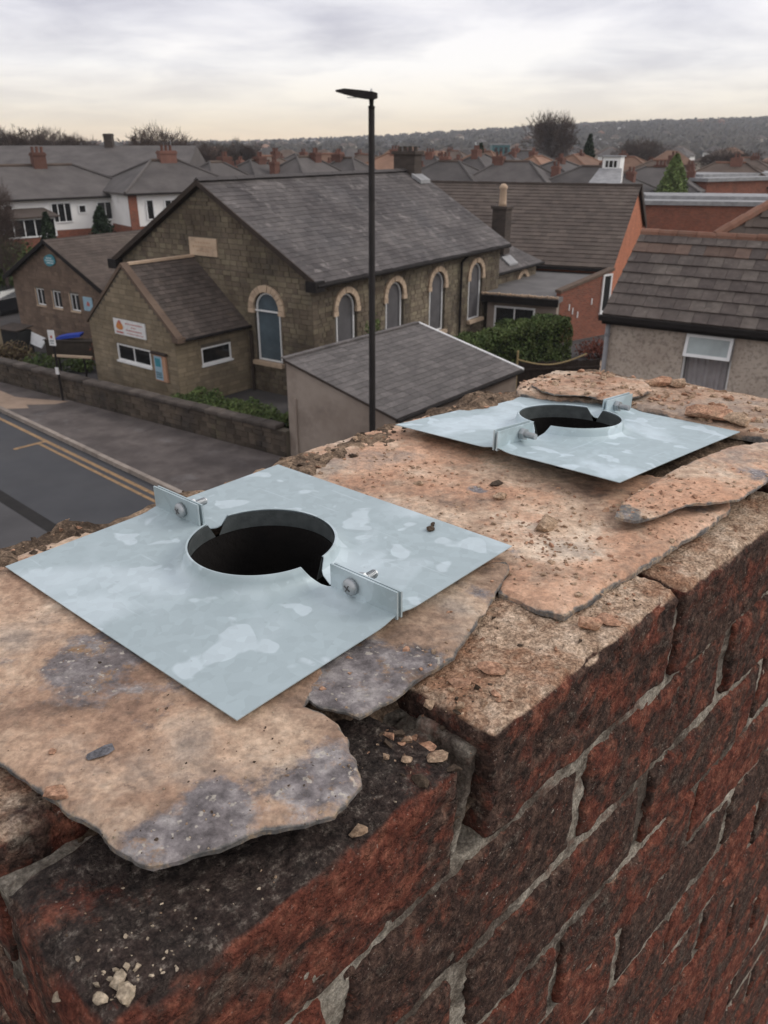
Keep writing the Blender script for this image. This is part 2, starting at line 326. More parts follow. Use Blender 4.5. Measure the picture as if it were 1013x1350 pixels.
plain('orange_ink', (0.55, 0.22, 0.06), 0.5)
plain('red_ink', (0.45, 0.12, 0.10), 0.5)
plain('dark_ink', (0.05, 0.10, 0.12), 0.5)
plain('pale_ink', (0.55, 0.66, 0.68), 0.5)
plain('blue_sheet', (0.03, 0.07, 0.42), 0.4)
plain('white_sheet', (0.70, 0.71, 0.72), 0.4)
plain('car_black', (0.012, 0.012, 0.014), 0.2, spec=0.6)
plain('rubber', (0.015, 0.015, 0.015), 0.8)
plain('curtain', (0.42, 0.38, 0.38), 0.9)
plain('rope', (0.36, 0.27, 0.13), 0.8)
plain('ply', (0.22, 0.24, 0.26), 0.35)

def glass(name, c, rough, spec=0.6):
    m, nt, b = newmat(name)
    v = objvec(nt); cc = ramp(nt, noise(nt, v, 1.2, 4), [(0.3, tuple(k * 0.6 for k in c)), (0.7, c)])
    nt.links.new(cc, b.inputs['Base Color']); b.inputs['Roughness'].default_value = rough; b.inputs['Specular IOR Level'].default_value = spec
    return m
glass('glass_dark', (0.020, 0.021, 0.022), 0.08)
glass('glass_blue', (0.10, 0.135, 0.16), 0.22)        # protective sheet over the chapel windows
glass('glass_grey', (0.13, 0.125, 0.13), 0.25)
glass('glass_frost', (0.42, 0.48, 0.48), 0.35)
m, nt, b = newmat('glass_clear')
b.inputs['Base Color'].default_value = (0.9, 0.93, 0.93, 1); b.inputs['Roughness'].default_value = 0.03
b.inputs['Transmission Weight'].default_value = 1.0; b.inputs['IOR'].default_value = 1.02
vv = objvec(nt); nt.links.new(ramp(nt, noise(nt, vv, 3, 3), [(0.3, (0.82, 0.86, 0.86)), (0.7, (0.93, 0.95, 0.95))]), b.inputs['Base Color'])

# galvanised sheet with dull and bright water-marked patches
def galv(name, dark, light, seedv):
    m, nt, b = newmat(name)
    v = nd(nt, 'ShaderNodeMapping', {'Vector': nd(nt, 'ShaderNodeTexCoord').outputs['Object'], 'Location': seedv}).outputs[0]
    f1 = ramp(nt, noise(nt, v, 11, 3, 0.45, 0.7), [(0.50, 0.0), (0.62, 1.0)])
    f2 = ramp(nt, noise(nt, v, 34, 2, 0.4, 0.4), [(0.60, 0.0), (0.63, 0.9)])
    f3 = noise(nt, v, 6, 6, 0.6)
    wet = mth(nt, 'MAXIMUM', mth(nt, 'MULTIPLY', f1, ramp(nt, noise(nt, v, 4.5, 2), [(0.44, 0.0), (0.54, 1.0)])), f2)
    grime = ramp(nt, noise(nt, v, 90, 4, 0.7), [(0.66, 0.0), (0.74, 0.5)])
    c = mixc(nt, f3, dark, tuple(x * 1.14 for x in dark)); c = mixc(nt, mth(nt, 'MULTIPLY', wet, 0.8), c, light)
    c = mixc(nt, grime, c, tuple(x * 0.72 for x in dark))
    sp = nd(nt, 'ShaderNodeTexVoronoi', {'Vector': v, 'Scale': 150.0}); c = mixc(nt, 1.0, c, ramp(nt, sp.outputs['Color'], [(0.0, 0.93), (1.0, 1.07)]), 'MULTIPLY')
    sv = nd(nt, 'ShaderNodeMapping', {'Vector': v, 'Rotation': (0, 0, 0.6), 'Scale': (1.0, 0.06, 1.0)}).outputs[0]
    c = mixc(nt, ramp(nt, noise(nt, sv, 210, 2, 0.5), [(0.66, 0.0), (0.72, 0.35)]), c, light)
    nt.links.new(c, b.inputs['Base Color'])
    b.inputs['Metallic'].default_value = 0.2
    nt.links.new(ramp(nt, wet, [(0.0, 0.56), (1.0, 0.50)]), b.inputs['Roughness'])
    bp = nd(nt, 'ShaderNodeBump', {'Height': mth(nt, 'ADD', noise(nt, v, 7, 1), mth(nt, 'MULTIPLY', noise(nt, v, 900, 2), 0.02)), 'Strength': 0.2, 'Distance': 0.0012})
    nt.links.new(bp.outputs[0], b.inputs['Normal'])
galv('galvanised', (0.345, 0.415, 0.435), (0.53, 0.615, 0.65), (0, 0, 0))
galv('galvanised_b', (0.36, 0.44, 0.465), (0.56, 0.66, 0.71), (3.1, 1.7, 0))
surf('collar_inner_shade', [(0.3, (0.055, 0.063, 0.064)), (0.7, (0.10, 0.112, 0.112))], 90, 5, 0.6, 0.5, 500, 0.0008)  # dull metal tone with the shade inside the collar put into the colour
surf('slot_metal', [(0.3, (0.12, 0.12, 0.12)), (0.7, (0.20, 0.20, 0.20))], 60, 4, 0.5, 0.1, 300, 0.0005, metallic=0.6)
surf('zinc_bolt', [(0.3, (0.36, 0.38, 0.39)), (0.7, (0.50, 0.52, 0.53))], 60, 4, 0.52, 0.2, 300, 0.0005, metallic=0.9)

def attr_obj(nt, name): return nd(nt, 'ShaderNodeAttribute', attribute_name=name, attribute_type='OBJECT').outputs['Fac']
def sep_xyz(nt, v): return nd(nt, 'ShaderNodeSeparateXYZ', {0: v}).outputs

# weathered, sooted chimney brick; loose dust and old mortar lie on the flat tops
m, nt, b = newmat('chimney_brick')
v = objvec(nt); rn = nd(nt, 'ShaderNodeObjectInfo').outputs['Random']
red = ramp(nt, noise(nt, v, 70, 7, 0.68), [(0.32, (0.062, 0.021, 0.016)), (0.5, (0.165, 0.052, 0.034)), (0.68, (0.31, 0.125, 0.08))])
sootc = ramp(nt, noise(nt, v, 110, 7, 0.72), [(0.36, (0.026, 0.017, 0.014)), (0.5, (0.068, 0.040, 0.032)), (0.66, (0.15, 0.092, 0.068))])
f_soot = mth(nt, 'ADD', noise(nt, v, 30, 8, 0.70, 0.2), mth(nt, 'MULTIPLY_ADD', attr_obj(nt, 'soot'), 0.34, -0.17))
c = mixc(nt, ramp(nt, f_soot, [(0.42, 0.0), (0.53, 1.0)]), red, sootc)
lich = ramp(nt, noise(nt, v, 30, 9, 0.75), [(0.58, 0.0), (0.68, 0.55)])
c = mixc(nt, lich, c, ramp(nt, noise(nt, v, 120, 5), [(0.3, (0.10, 0.088, 0.068)), (0.7, (0.25, 0.215, 0.175))]))
c = mixc(nt, ramp(nt, noise(nt, v, 420, 3, 0.6), [(0.66, 0.0), (0.72, 0.7)]), c, (0.46, 0.40, 0.34))
geo = nd(nt, 'ShaderNodeNewGeometry'); nz = sep_xyz(nt, geo.outputs['Normal'])[2]
up = ramp(nt, nz, [(0.55, 0.0), (0.85, 1.0)])
c = mixc(nt, mth(nt, 'MULTIPLY', mth(nt, 'MULTIPLY', up, attr_obj(nt, 'topsoot')), ramp(nt, noise(nt, v, 16, 8, 0.72), [(0.34, 0.0), (0.42, 0.95)])), c, ramp(nt, noise(nt, v, 150, 7, 0.8), [(0.40, (0.020, 0.016, 0.015)), (0.55, (0.055, 0.043, 0.037)), (0.66, (0.22, 0.19, 0.16))]))
dustn = mth(nt, 'ADD', noise(nt, v, 26, 8, 0.68), mth(nt, 'MULTIPLY_ADD', attr_obj(nt, 'dust'), 0.7, -0.42))
dust = ramp(nt, noise(nt, v, 60, 8, 0.7), [(0.34, (0.25, 0.155, 0.10)), (0.5, (0.52, 0.375, 0.265)), (0.66, (0.70, 0.55, 0.42))])
dust = mixc(nt, ramp(nt, noise(nt, v, 18, 6, 0.7), [(0.48, 0.0), (0.6, 0.75)]), dust, (0.32, 0.16, 0.09))
c = mixc(nt, mth(nt, 'MULTIPLY', up, ramp(nt, dustn, [(0.42, 0.0), (0.60, 0.95)])), c, dust)
c = speckle(nt, v, c, 480, 0.72, 1.28)
nt.links.new(c, b.inputs['Base Color']); b.inputs['Roughness'].default_value = 0.92; b.inputs['Specular IOR Level'].default_value = 0.2
hh = mth(nt, 'ADD', noise(nt, v, 60, 8, 0.7), mth(nt, 'MULTIPLY', ramp(nt, noise(nt, v, 190, 4, 0.6), [(0.36, 0.0), (0.47, 1.0)]), 0.22))
nt.links.new(nd(nt, 'ShaderNodeBump', {'Height': hh, 'Strength': 1.0, 'Distance': 0.0075}).outputs[0], b.inputs['Normal'])

def crumbly(name, stops, over, scale=28, dist=0.005):
    m, nt, b = newmat(name); v = objvec(nt)
    c = ramp(nt, noise(nt, v, scale * 1.6, 9, 0.8), stops)
    for (oc, osc, lo, hi, st) in over: c = mixc(nt, ramp(nt, noise(nt, v, osc, 8, 0.7, 0.3), [(lo, 0.0), (hi, st)]), c, oc)
    c = speckle(nt, v, c, 480, 0.72, 1.28)
    nt.links.new(c, b.inputs['Base Color']); b.inputs['Roughness'].default_value = 0.95; b.inputs['Specular IOR Level'].default_value = 0.15
    hh = mth(nt, 'ADD', noise(nt, v, 80, 9, 0.8), mth(nt, 'MULTIPLY', noise(nt, v, 350, 5, 0.75), 0.5))
    nt.links.new(nd(nt, 'ShaderNodeBump', {'Height': hh, 'Strength': 0.9, 'Distance': dist}).outputs[0], b.inputs['Normal'])
crumbly('old_mortar', [(0.36, (0.20, 0.17, 0.135)), (0.5, (0.42, 0.375, 0.31)), (0.64, (0.60, 0.545, 0.465))], [((0.085, 0.062, 0.050), 12, 0.47, 0.58, 0.85), ((0.19, 0.07, 0.046), 22, 0.56, 0.66, 0.6)], 28, 0.007)
crumbly('bed_mortar', [(0.36, (0.055, 0.040, 0.031)), (0.5, (0.17, 0.12, 0.085)), (0.64, (0.42, 0.30, 0.205))], [((0.52, 0.37, 0.25), 9, 0.50, 0.66, 0.85), ((0.035, 0.026, 0.021), 14, 0.55, 0.68, 0.8)], 40, 0.007)
crumbly('tan_fragment', [(0.36, (0.33, 0.22, 0.145)), (0.64, (0.60, 0.44, 0.31))], [((0.24, 0.11, 0.07), 40, 0.52, 0.64, 0.7)], 60, 0.005)
crumbly('brick_fragment', [(0.36, (0.28, 0.145, 0.09)), (0.64, (0.56, 0.34, 0.23))], [((0.46, 0.32, 0.21), 40, 0.52, 0.66, 0.7)], 60, 0.003)
crumbly('pale_fragment', [(0.34, (0.36, 0.28, 0.19)), (0.6, (0.60, 0.50, 0.38))], [], 90, 0.004)
crumbly('dark_fragment', [(0.3, (0.045, 0.035, 0.028)), (0.7, (0.12, 0.085, 0.06))], [], 60, 0.003)
crumbly('slate_fragment', [(0.3, (0.10, 0.10, 0.11)), (0.7, (0.17, 0.165, 0.175))], [], 60, 0.002)
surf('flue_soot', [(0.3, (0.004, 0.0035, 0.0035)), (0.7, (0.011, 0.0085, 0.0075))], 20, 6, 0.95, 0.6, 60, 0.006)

# stone slate slabs: grey-purple slate, tan mortar dust, rust blooms, fresh grey on the broken edge
m, nt, b = newmat('slab_stone')
v = objvec(nt)
sl = ramp(nt, noise(nt, v, 45, 9, 0.7), [(0.36, (0.10, 0.088, 0.09)), (0.5, (0.235, 0.212, 0.215)), (0.64, (0.42, 0.39, 0.38))])
sl = mixc(nt, ramp(nt, noise(nt, v, 12, 6, 0.6), [(0.5, 0.0), (0.7, 0.6)]), sl, (0.125, 0.098, 0.092))
rust = ramp(nt, noise(nt, v, 40, 9, 0.78), [(0.56, 0.0), (0.66, 0.8)]); sl = mixc(nt, rust, sl, (0.36, 0.21, 0.095))
spot = ramp(nt, noise(nt, v, 230, 2, 0.5), [(0.64, 0.0), (0.68, 0.8)]); sl = mixc(nt, spot, sl, (0.50, 0.46, 0.40))
dn = mth(nt, 'ADD', mth(nt, 'ADD', mth(nt, 'MULTIPLY', noise(nt, v, 7, 5, 0.6, 0.5), 0.6), mth(nt, 'MULTIPLY', noise(nt, v, 38, 8, 0.7), 0.4)), mth(nt, 'SUBTRACT', mth(nt, 'MULTIPLY_ADD', attr_obj(nt, 'dust'), 0.5, -0.25), mth(nt, 'MULTIPLY', nd(nt, 'ShaderNodeAttribute', attribute_name='bare').outputs['Fac'], 0.24)))
dcol = ramp(nt, noise(nt, v, 13, 9, 0.66, 0.25), [(0.34, (0.17, 0.115, 0.085)), (0.44, (0.39, 0.265, 0.185)), (0.54, (0.61, 0.45, 0.325)), (0.65, (0.76, 0.62, 0.48))])
dcol = mixc(nt, mth(nt, 'MULTIPLY', ramp(nt, noise(nt, v, 9, 9, 0.75, 0.2), [(0.45, 0.0), (0.55, 0.85)]), attr_obj(nt, 'orange')), dcol, (0.60, 0.33, 0.205))
dcol = mixc(nt, ramp(nt, noise(nt, v, 120, 7, 0.75), [(0.58, 0.0), (0.66, 0.6)]), dcol, (0.16, 0.11, 0.08))
dcol = mixc(nt, ramp(nt, noise(nt, v, 6.5, 6, 0.7), [(0.50, 0.0), (0.60, 0.75)]), dcol, (0.26, 0.215, 0.185))
c = mixc(nt, ramp(nt, dn, [(0.45, 0.0), (0.51, 0.95)]), sl, dcol)
ed = nd(nt, 'ShaderNodeAttribute', attribute_name='edge').outputs['Fac']  # 0 at the broken rim
c = mixc(nt, ramp(nt, mth(nt, 'ADD', ed, mth(nt, 'MULTIPLY', noise(nt, v, 60, 5), 0.5)), [(0.26, 1.0), (0.34, 0.0)]), c, ramp(nt, noise(nt, v, 80, 8, 0.8), [(0.34, (0.075, 0.078, 0.082)), (0.5, (0.17, 0.160, 0.15)), (0.62, (0.38, 0.29, 0.20))]))
dull = mixc(nt, mth(nt, 'MULTIPLY_ADD', attr_obj(nt, 'orange'), -0.55, 0.55), c, mixc(nt, 1.0, c, (0.62, 0.60, 0.58), 'MULTIPLY'))
c = speckle(nt, v, dull, 420, 0.90, 1.10)
nt.links.new(c, b.inputs['Base Color']); b.inputs['Roughness'].default_value = 0.82; b.inputs['Specular IOR Level'].default_value = 0.3
hh = mth(nt, 'ADD', noise(nt, v, 45, 9, 0.72), mth(nt, 'MULTIPLY', noise(nt, v, 260, 6, 0.7), 0.3))
nt.links.new(nd(nt, 'ShaderNodeBump', {'Height': hh, 'Strength': 0.8, 'Distance': 0.0028}).outputs[0], b.inputs['Normal'])
# ================================================================== THE CHIMNEY STACK (local axes: x along the stack, y across it)
S0, S1, T0, T1 = 0.21, 3.72, 0.735, 2.22       # survey units along / across the stack
ZT, CH, ZB = -1.06, 0.325, -7.2                # brick tops, course height, foot of stack
SC, TC = (S0 + S1) / 2, (T0 + T1) / 2
def st_world(s, t, z=0.0): return V(((s - t) * 0.70711 * U, (s + t) * 0.70711 * U, CZ + z * U))
chim = thing('chimney_stack', 'weathered red brick chimney stack with two open flues in the foreground', 'chimney', st_world(SC, TC, ZB), R(45))
def CL(s, t, z): return ((s - SC) * U, (t - TC) * U, (z - ZB) * U)
rg = random.Random(5)
def brick(s0, s1, t0, t1, k, res, soot, dust, dz=0.0, amp=0.0027, chip=0.006):
    zt = ZT - k * CH + dz; h = CH - 0.036
    L, D, H = (s1 - s0) * U, (t1 - t0) * U, h * U
    P, fs = rough_box(L, D, H, res, 0.0045, amp, rg.uniform(0, 99), chip)
    o = np_obj('brick', P, fs, 'chimney_brick', chim, CL((s0 + s1) / 2, (t0 + t1) / 2, zt - h / 2))
    o.rotation_euler = (rg.uniform(-0.012, 0.012), rg.uniform(-0.008, 0.008), rg.uniform(-0.012, 0.012))
    o['soot'] = soot; o['dust'] = dust; o['topsoot'] = 1.0 if dust < 0.3 and k == 0 else 0.0
    return o
NC = 18
for k in range(NC):
    rs = 0.0032 if k == 0 else (0.004 if k < 4 else (0.006 if k < 9 else 0.011))
    if k % 2 == 0: row = [(0.21, 0.955), (1.025, 1.825), (1.862, 2.675), (2.712, 3.525), (3.56, 3.75)]
    else: row = [(0.21, 0.592), (0.628, 1.432), (1.468, 2.272), (2.308, 3.118), (3.155, 3.75)]
    if k >= 5: row = row[:-1] + ([(3.57, 4.36), (4.41, 4.9)] if k % 2 == 0 else [(3.155, 3.95), (4.0, 4.9)])
    for i, (a, b_) in enumerate(row):
        j = 0.0 if k == 0 else rg.uniform(-0.012, 0.012)
        soot = rg.choice([0.28, 0.40, 0.48, 0.56, 0.66, 0.8]); dust = 0.35
        if k == 0: soot, dust = ((0.40, 0.16), (0.52, 0.98), (0.55, 0.85), (0.7, 0.8), (0.7, 0.8))[i]
        dt = (0.0 if k else (0.012, 0.0, -0.004, 0.0, 0.0)[i]) + rg.uniform(-0.007, 0.007)
        brick(a + j, b_ + j, T0 + dt, T0 + 0.345 + dt, k, rs, soot, dust, 0.0 if k else (-0.03, 0.012, -0.01, 0, 0)[i], chip=0.006)
    # street-side row
    for i, (a, b_) in enumerate(row):
        brick(a, b_, T1 - 0.345, T1 - 0.0 + rg.uniform(-0.02, 0.02), k, 0.008 if k == 0 else 0.02, 0.9, 0.25, -0.03 if k == 0 else 0, amp=0.003, chip=0.012)
    # near end and far end
    for (sa, sb) in ((S0, S0 + 0.36), (S1 - 0.36, S1) if k < 5 else (4.54, 4.9)):
        for (ta, tb) in (((1.135, 1.78),) if k % 2 == 0 else ((1.115, 1.44), (1.48, 1.80))):
            near = sa == S0
            brick(sa, sb, ta, tb, k, (0.004 if k < 3 else 0.01) if near else 0.02, 0.45 if near else 0.8, 0.9 if k == 0 and not near else 0.55, 0.015 if k == 0 else 0)
# mortar core: four rough walls just behind the brick faces, and the withe between the flues
vs, fs_all = [], []
def core(s0, s1, t0, t1, z0, z1, res, amp, crack=False):
    P, fs = rough_box((s1 - s0) * U, (t1 - t0) * U, (z1 - z0) * U, res, 0.004, amp, rg.uniform(0, 99), cell=75)
    P = P + np.array(CL((s0 + s1) / 2, (t0 + t1) / 2, (z0 + z1) / 2)); o = len(vs)
    if crack:                                     # the mortar has fallen out of the first perpend
        sx = P[:, 0] / U + SC; zz_ = P[:, 2] / U + ZB; m_ = (sx > 0.945) & (sx < 1.035) & (zz_ > ZT - CH + 0.03) & (P[:, 1] / U + TC < T0 + 0.2)
        P[m_, 1] += 0.11 * U
    vs.extend(P.tolist()); fs_all.extend([tuple(i + o for i in q) for q in fs])
core(S0 + 0.02, S1 - 0.02, T0 + 0.017, T0 + 0.33, ZB, ZT - 0.06, 0.0042, 0.0027, True)
core(S1 - 0.05, 4.88, T0 + 0.018, T1 - 0.02, ZB, ZT - 5 * CH - 0.05, 0.012, 0.003)
core(S0 + 0.02, S1 - 0.02, T1 - 0.33, T1 - 0.02, ZB, ZT - 0.06, 0.02, 0.003)
core(S0 + 0.014, S0 + 0.33, T0 + 0.34, T1 - 0.34, ZB, ZT - 0.06, 0.008, 0.003)
core(S1 - 0.33, S1 - 0.02, T0 + 0.34, T1 - 0.34, ZB, ZT - 0.06, 0.02, 0.003)
core(1.66, 2.14, T0 + 0.34, T1 - 0.34, ZB, ZT - 0.06, 0.02, 0.003)
np_obj('mortar', np.array(vs), fs_all, 'old_mortar', chim)
# loose upright lump of mortar in the wide open perpend
P, fs = rough_box(0.034 * U, 0.16 * U, 0.26 * U, 0.0018, 0.004, 0.0026, 41, 0.004)
P[:, 0] += 0.02 * U * np.sin(P[:, 2] / (0.12 * U))
o = np_obj('mortar_lump', P, fs, 'old_mortar', chim, CL(0.988, T0 + 0.10, ZT - 0.165)); o.rotation_euler = (0, 0.13, 0)
# sooty flue linings
for a, b_ in ((0.55, 1.65), (2.15, 3.40)):
    mb = MB(); t0, t1, z0, z1 = T0 + 0.352, T1 - 0.352, ZB + 0.05, ZT - 0.02
    c4 = [(a, t0), (b_, t0), (b_, t1), (a, t1)]
    mb.add([CL(s, t, z) for z in (z0, z1) for s, t in c4], [(0, 1, 2, 3)] + [(i, (i + 1) % 4, 4 + (i + 1) % 4, 4 + i) for i in range(4)])
    mb.build('flue_lining', 'flue_soot', chim, recalc=False)
# rough mortar bed on top, open over the flues
res = 0.022; ns, ntt = int((S1 - S0 - 0.06) / res), int((T1 - T0 - 0.02) / res)
g = np.array([(S0 + 0.03 + i * res, T0 + 0.02 + j * res) for i in range(ns + 1) for j in range(ntt + 1)])
n3 = lambda sc, of=0.0: fbm(np.c_[g * sc + of, np.full(len(g), of)], 5)
sst = lambda x, a, b_: (lambda q: q * q * (3 - 2 * q))(np.clip((x - a) / (b_ - a), 0, 1))
hz = -1.072 + 0.022 * sst(g[:, 1], 0.98, 1.20) + 0.035 * n3(5) + 0.022 * n3(19, 3.1)
hz -= 0.16 * (1 - sst(g[:, 1] + 0.05 * n3(6, 8.2), 0.86, 1.05)) * (1 - sst(g[:, 0], 2.75, 3.0))
hz += 0.05 * sst(g[:, 1], 1.92, 2.05) * (0.75 + n3(7, 5.0)) * (1 - 0.8 * sst(g[:, 0], 2.6, 3.1)) - 0.10 * sst(g[:, 1] + 0.035 * n3(9, 2.0), 2.13, 2.215)
hz -= 0.012 * sst(g[:, 0], 2.85, 3.15) + 0.05 * sst(g[:, 0] + 0.05 * n3(7, 6.0), 3.6, 3.74)
hz -= 0.09 * (1 - sst(g[:, 0], 0.25, 0.62))
fl = []
hole = lambda s, t: (0.80 < s < 1.43 or 2.28 < s < 2.90) and 1.22 < t < 1.86
for i in range(ns):
    for j in range(ntt):
        q = (i * (ntt + 1) + j, (i + 1) * (ntt + 1) + j, (i + 1) * (ntt + 1) + j + 1, i * (ntt + 1) + j + 1)
        if not hole(g[q[0]][0] + res / 2, g[q[0]][1] + res / 2): fl.append(q)
bed = np_obj('mortar_bed', np.c_[(g[:, 0] - SC) * U, (g[:, 1] - TC) * U, (hz - ZB) * U], fl, 'bed_mortar', chim)

# ------------------------------------------------------------------ stone slabs laid across the stack
def slab(label, poly, ztop, thick, seed, dust, orange, tilt=(0, 0), res=0.0036, jit=0.0026, name='stone_slab', group='broken stone slabs on the chimney top', lift=None, bare=(), tip=None):
    P = np.array(poly) * U; c = P.mean(0)
    bp = []
    for i in range(len(P)):
        a, b_ = P[i], P[(i + 1) % len(P)]; n = max(1, int(np.linalg.norm(b_ - a) / 0.0026))
        for k in range(n): bp.append(a + (b_ - a) * k / n)
    bp = np.array(bp); j1 = fbm(np.c_[bp * 110, np.full(len(bp), seed)], 5); j2 = fbm(np.c_[bp * 110 + 40, np.full(len(bp), seed)], 5)
    bp = bp + np.c_[j1, j2] * jit
    nb = len(bp); lo, hi = bp.min(0), bp.max(0)
    gx, gy = np.meshgrid(np.arange(lo[0], hi[0], res), np.arange(lo[1], hi[1], res)); G = np.c_[gx.ravel(), gy.ravel()]
    G = G + np.random.RandomState(seed).uniform(-0.3, 0.3, G.shape) * res
    def inside(Q):
        r = np.zeros(len(Q), bool); j = nb - 1
        for i in range(nb):
            xi, yi = bp[i]; xj, yj = bp[j]
            cnd = ((yi > Q[:, 1]) != (yj > Q[:, 1])); r ^= cnd & (Q[:, 0] < (xj - xi) * (Q[:, 1] - yi) / (yj - yi + 1e-12) + xi); j = i
        return r
    def bdist(Q): return np.sqrt(((Q[:, None, :] - bp[None]) ** 2).sum(2)).min(1)
    G = G[inside(G)]; G = G[bdist(G) > res * 0.7]
    A = np.r_[bp, G]
    rv = delaunay_2d_cdt([V(p) for p in A], [(i, (i + 1) % nb) for i in range(nb)], [], 1, 1e-7)
    Q = np.array([(p.x, p.y) for p in rv[0]]); tri = [tuple(t) for t in rv[2]]
    isb = np.array([len(o) > 0 and min(o) < nb for o in rv[3]]); ed = np.where(isb, 0, bdist(Q))
    s3 = np.c_[Q, np.full(len(Q), seed * 1.7)]
    h = 0.0018 * fbm(s3 * 22, 4) + 0.0011 * fbm(s3 * 120, 3)
    h += 0.0009 * np.floor(2.6 * fbm(s3 * 14 + 5, 3)) * 0.5
    wv = 0.0018 * (0.9 + 1.2 * fbm(s3 * 26 + 3, 3)) + 0.010 * np.clip(fbm(s3 * 16 + 31, 3) - 0.2, 0, 1)
    h -= thick * U * 0.45 * np.clip(1 - ed / np.maximum(wv, 1e-4), 0, 1) ** 1.6
    h += -(Q - c) @ np.array(tilt)
    if lift is not None: h += lift(Q / U) * U
    top = np.c_[Q - c, h]; bot = top.copy(); bot[:, 2] = -(Q - c) @ np.array(tilt) - thick * U + (lift(Q / U) * U if lift is not None else 0)
    nq = len(Q); order = {}
    for t in tri:
        for a, b_ in ((t[0], t[1]), (t[1], t[2]), (t[2], t[0])):
            if (b_, a) in order: del order[(b_, a)]
            else: order[(a, b_)] = 1
    fcs = tri + [tuple(i + nq for i in t[::-1]) for t in tri] + [(b_, a, a + nq, b_ + nq) for a, b_ in order]
    o = np_obj(name, np.r_[top, bot], fcs, 'slab_stone', None, (c[0], c[1], CZ + ztop * U))
    if tip: ed = np.minimum(ed, np.clip((np.hypot(Q[:, 0] / U - tip[0], Q[:, 1] / U - tip[1]) - tip[2]) * 0.4, 0, 1))
    at = o.data.attributes.new('edge', 'FLOAT', 'POINT'); at.data.foreach_set('value', np.r_[np.clip(ed / 0.014, 0, 1), np.zeros(nq)])
    es = o.modifiers.new('crisp', 'EDGE_SPLIT'); es.split_angle = R(38)
    bw = np.zeros(nq)
    for (bx, by, br) in bare: bw = np.maximum(bw, np.clip(1.3 - np.hypot(Q[:, 0] / U - bx, Q[:, 1] / U - by) / br, 0, 1))
    at = o.data.attributes.new('bare', 'FLOAT', 'POINT'); at.data.foreach_set('value', np.r_[bw, np.ones(nq)])
    o['dust'] = dust; o['orange'] = orange
    return tag(o, label, 'slab', group)
slabA = slab('wide tan and grey stone slab with a ragged front edge, nearest the camera under the metal plate',
  [(-1.05, 1.42), (-0.81, 1.205), (-0.691, 1.127), (-0.635, 1.091), (-0.579, 1.049), (-0.519, 1.006), (-0.478, 0.985), (-0.429, 0.939), (-0.387, 0.909), (-0.358, 0.898), (-0.316, 0.92), (-0.266, 0.935), (-0.216, 0.965), (-0.178, 0.973), (-0.133, 0.99), (-0.084, 1.006), (-0.058, 1.044), (-0.039, 1.08), (-0.05, 1.133), (-0.066, 1.19), (-0.091, 1.238), (-0.122, 1.276), (-0.161, 1.298), (-0.12, 1.40), (-0.22, 1.56), (-0.45, 1.60), (-0.66, 1.80), (-0.62, 2.12), (-0.88, 2.06), (-1.13, 1.80)],
  -1.012, 0.016, 3, 0.62, 0.25, bare=[(-0.12, 1.08, 0.12), (-0.28, 1.00, 0.10), (-0.36, 0.93, 0.06), (-0.62, 1.45, 0.10)])
slabB = slab('narrow slate slab with a pale tan end, jutting from under the right of the nearer metal plate',
  [(-0.21, 1.36), (-0.188, 1.343), (-0.131, 1.302), (-0.085, 1.285), (-0.047, 1.262), (0.005, 1.309), (0.077, 1.39), (0.152, 1.467), (0.186, 1.532), (0.244, 1.663), (0.283, 1.753), (0.329, 1.852), (0.33, 1.91), (0.20, 1.86), (0.02, 1.68), (-0.10, 1.50)],
  -1.016, 0.015, 8, 0.78, 0.0, bare=[(-0.05, 1.38, 0.22), (0.08, 1.45, 0.10)])
slabC = slab('large dusty tan slab in the middle of the chimney top between the two metal plates',
  [(-0.359, 2.649), (-0.297, 2.77), (-0.164, 2.895), (0.041, 3.07), (0.20, 3.22), (0.33, 3.20), (0.40, 2.85), (0.62, 2.60), (0.95, 2.52), (1.12, 2.40), (1.077, 2.271), (0.958, 2.14), (0.864, 2.059), (0.725, 1.925), (0.615, 1.821), (0.514, 1.725), (0.433, 1.65), (0.382, 1.671), (0.344, 1.717), (0.284, 1.762), (0.32, 1.85), (0.20, 1.95), (0.02, 2.18), (-0.20, 2.40)],
  -1.022, 0.024, 21, 0.98, 0.75, bare=[(0.36, 1.95, 0.06), (0.95, 2.30, 0.16), (0.30, 2.40, 0.05)])
slabD = slab('tilted slate flake with a dark grey pointed tip, beside the farther metal plate',
  [(0.67, 2.111), (0.721, 2.221), (0.888, 2.404), (1.0, 2.519), (1.219, 2.691), (1.386, 2.747), (1.523, 2.652), (1.4, 2.505), (1.229, 2.384), (1.078, 2.238), (0.964, 2.209), (0.905, 2.204), (0.802, 2.127), (0.722, 2.08)],
  -0.980, 0.014, 33, 0.86, 0.9, jit=0.002, bare=[(0.68, 2.13, 0.09), (1.2, 2.42, 0.12)], tip=(0.68, 2.14, 0.07))
slabE = slab('cracked grey slab at the far end of the chimney behind the farther plate',
  [(0.74, 3.39), (0.70, 3.45), (0.672, 3.59), (0.79, 3.76), (1.03, 3.75), (1.212, 3.655), (1.196, 3.466), (1.089, 3.35), (0.944, 3.31), (0.866, 3.38)],
  -1.002, 0.014, 44, 0.75, 0.6, lift=lambda q: 0.016 * np.clip((3.6 - q[:, 1]) / 0.2, 0, 1))
slabF = slab('pale grey and tan slab spanning the far end of the chimney top, strewn with rubble',
  [(0.60, 3.52), (0.62, 3.66), (0.84, 3.90), (1.05, 3.86), (1.30, 3.68), (1.70, 3.40), (1.95, 3.16), (1.80, 2.95), (1.55, 2.86), (1.30, 3.02), (1.15, 3.22), (0.95, 3.38), (0.75, 3.42)],
  -1.018, 0.035, 52, 0.86, 0.35)

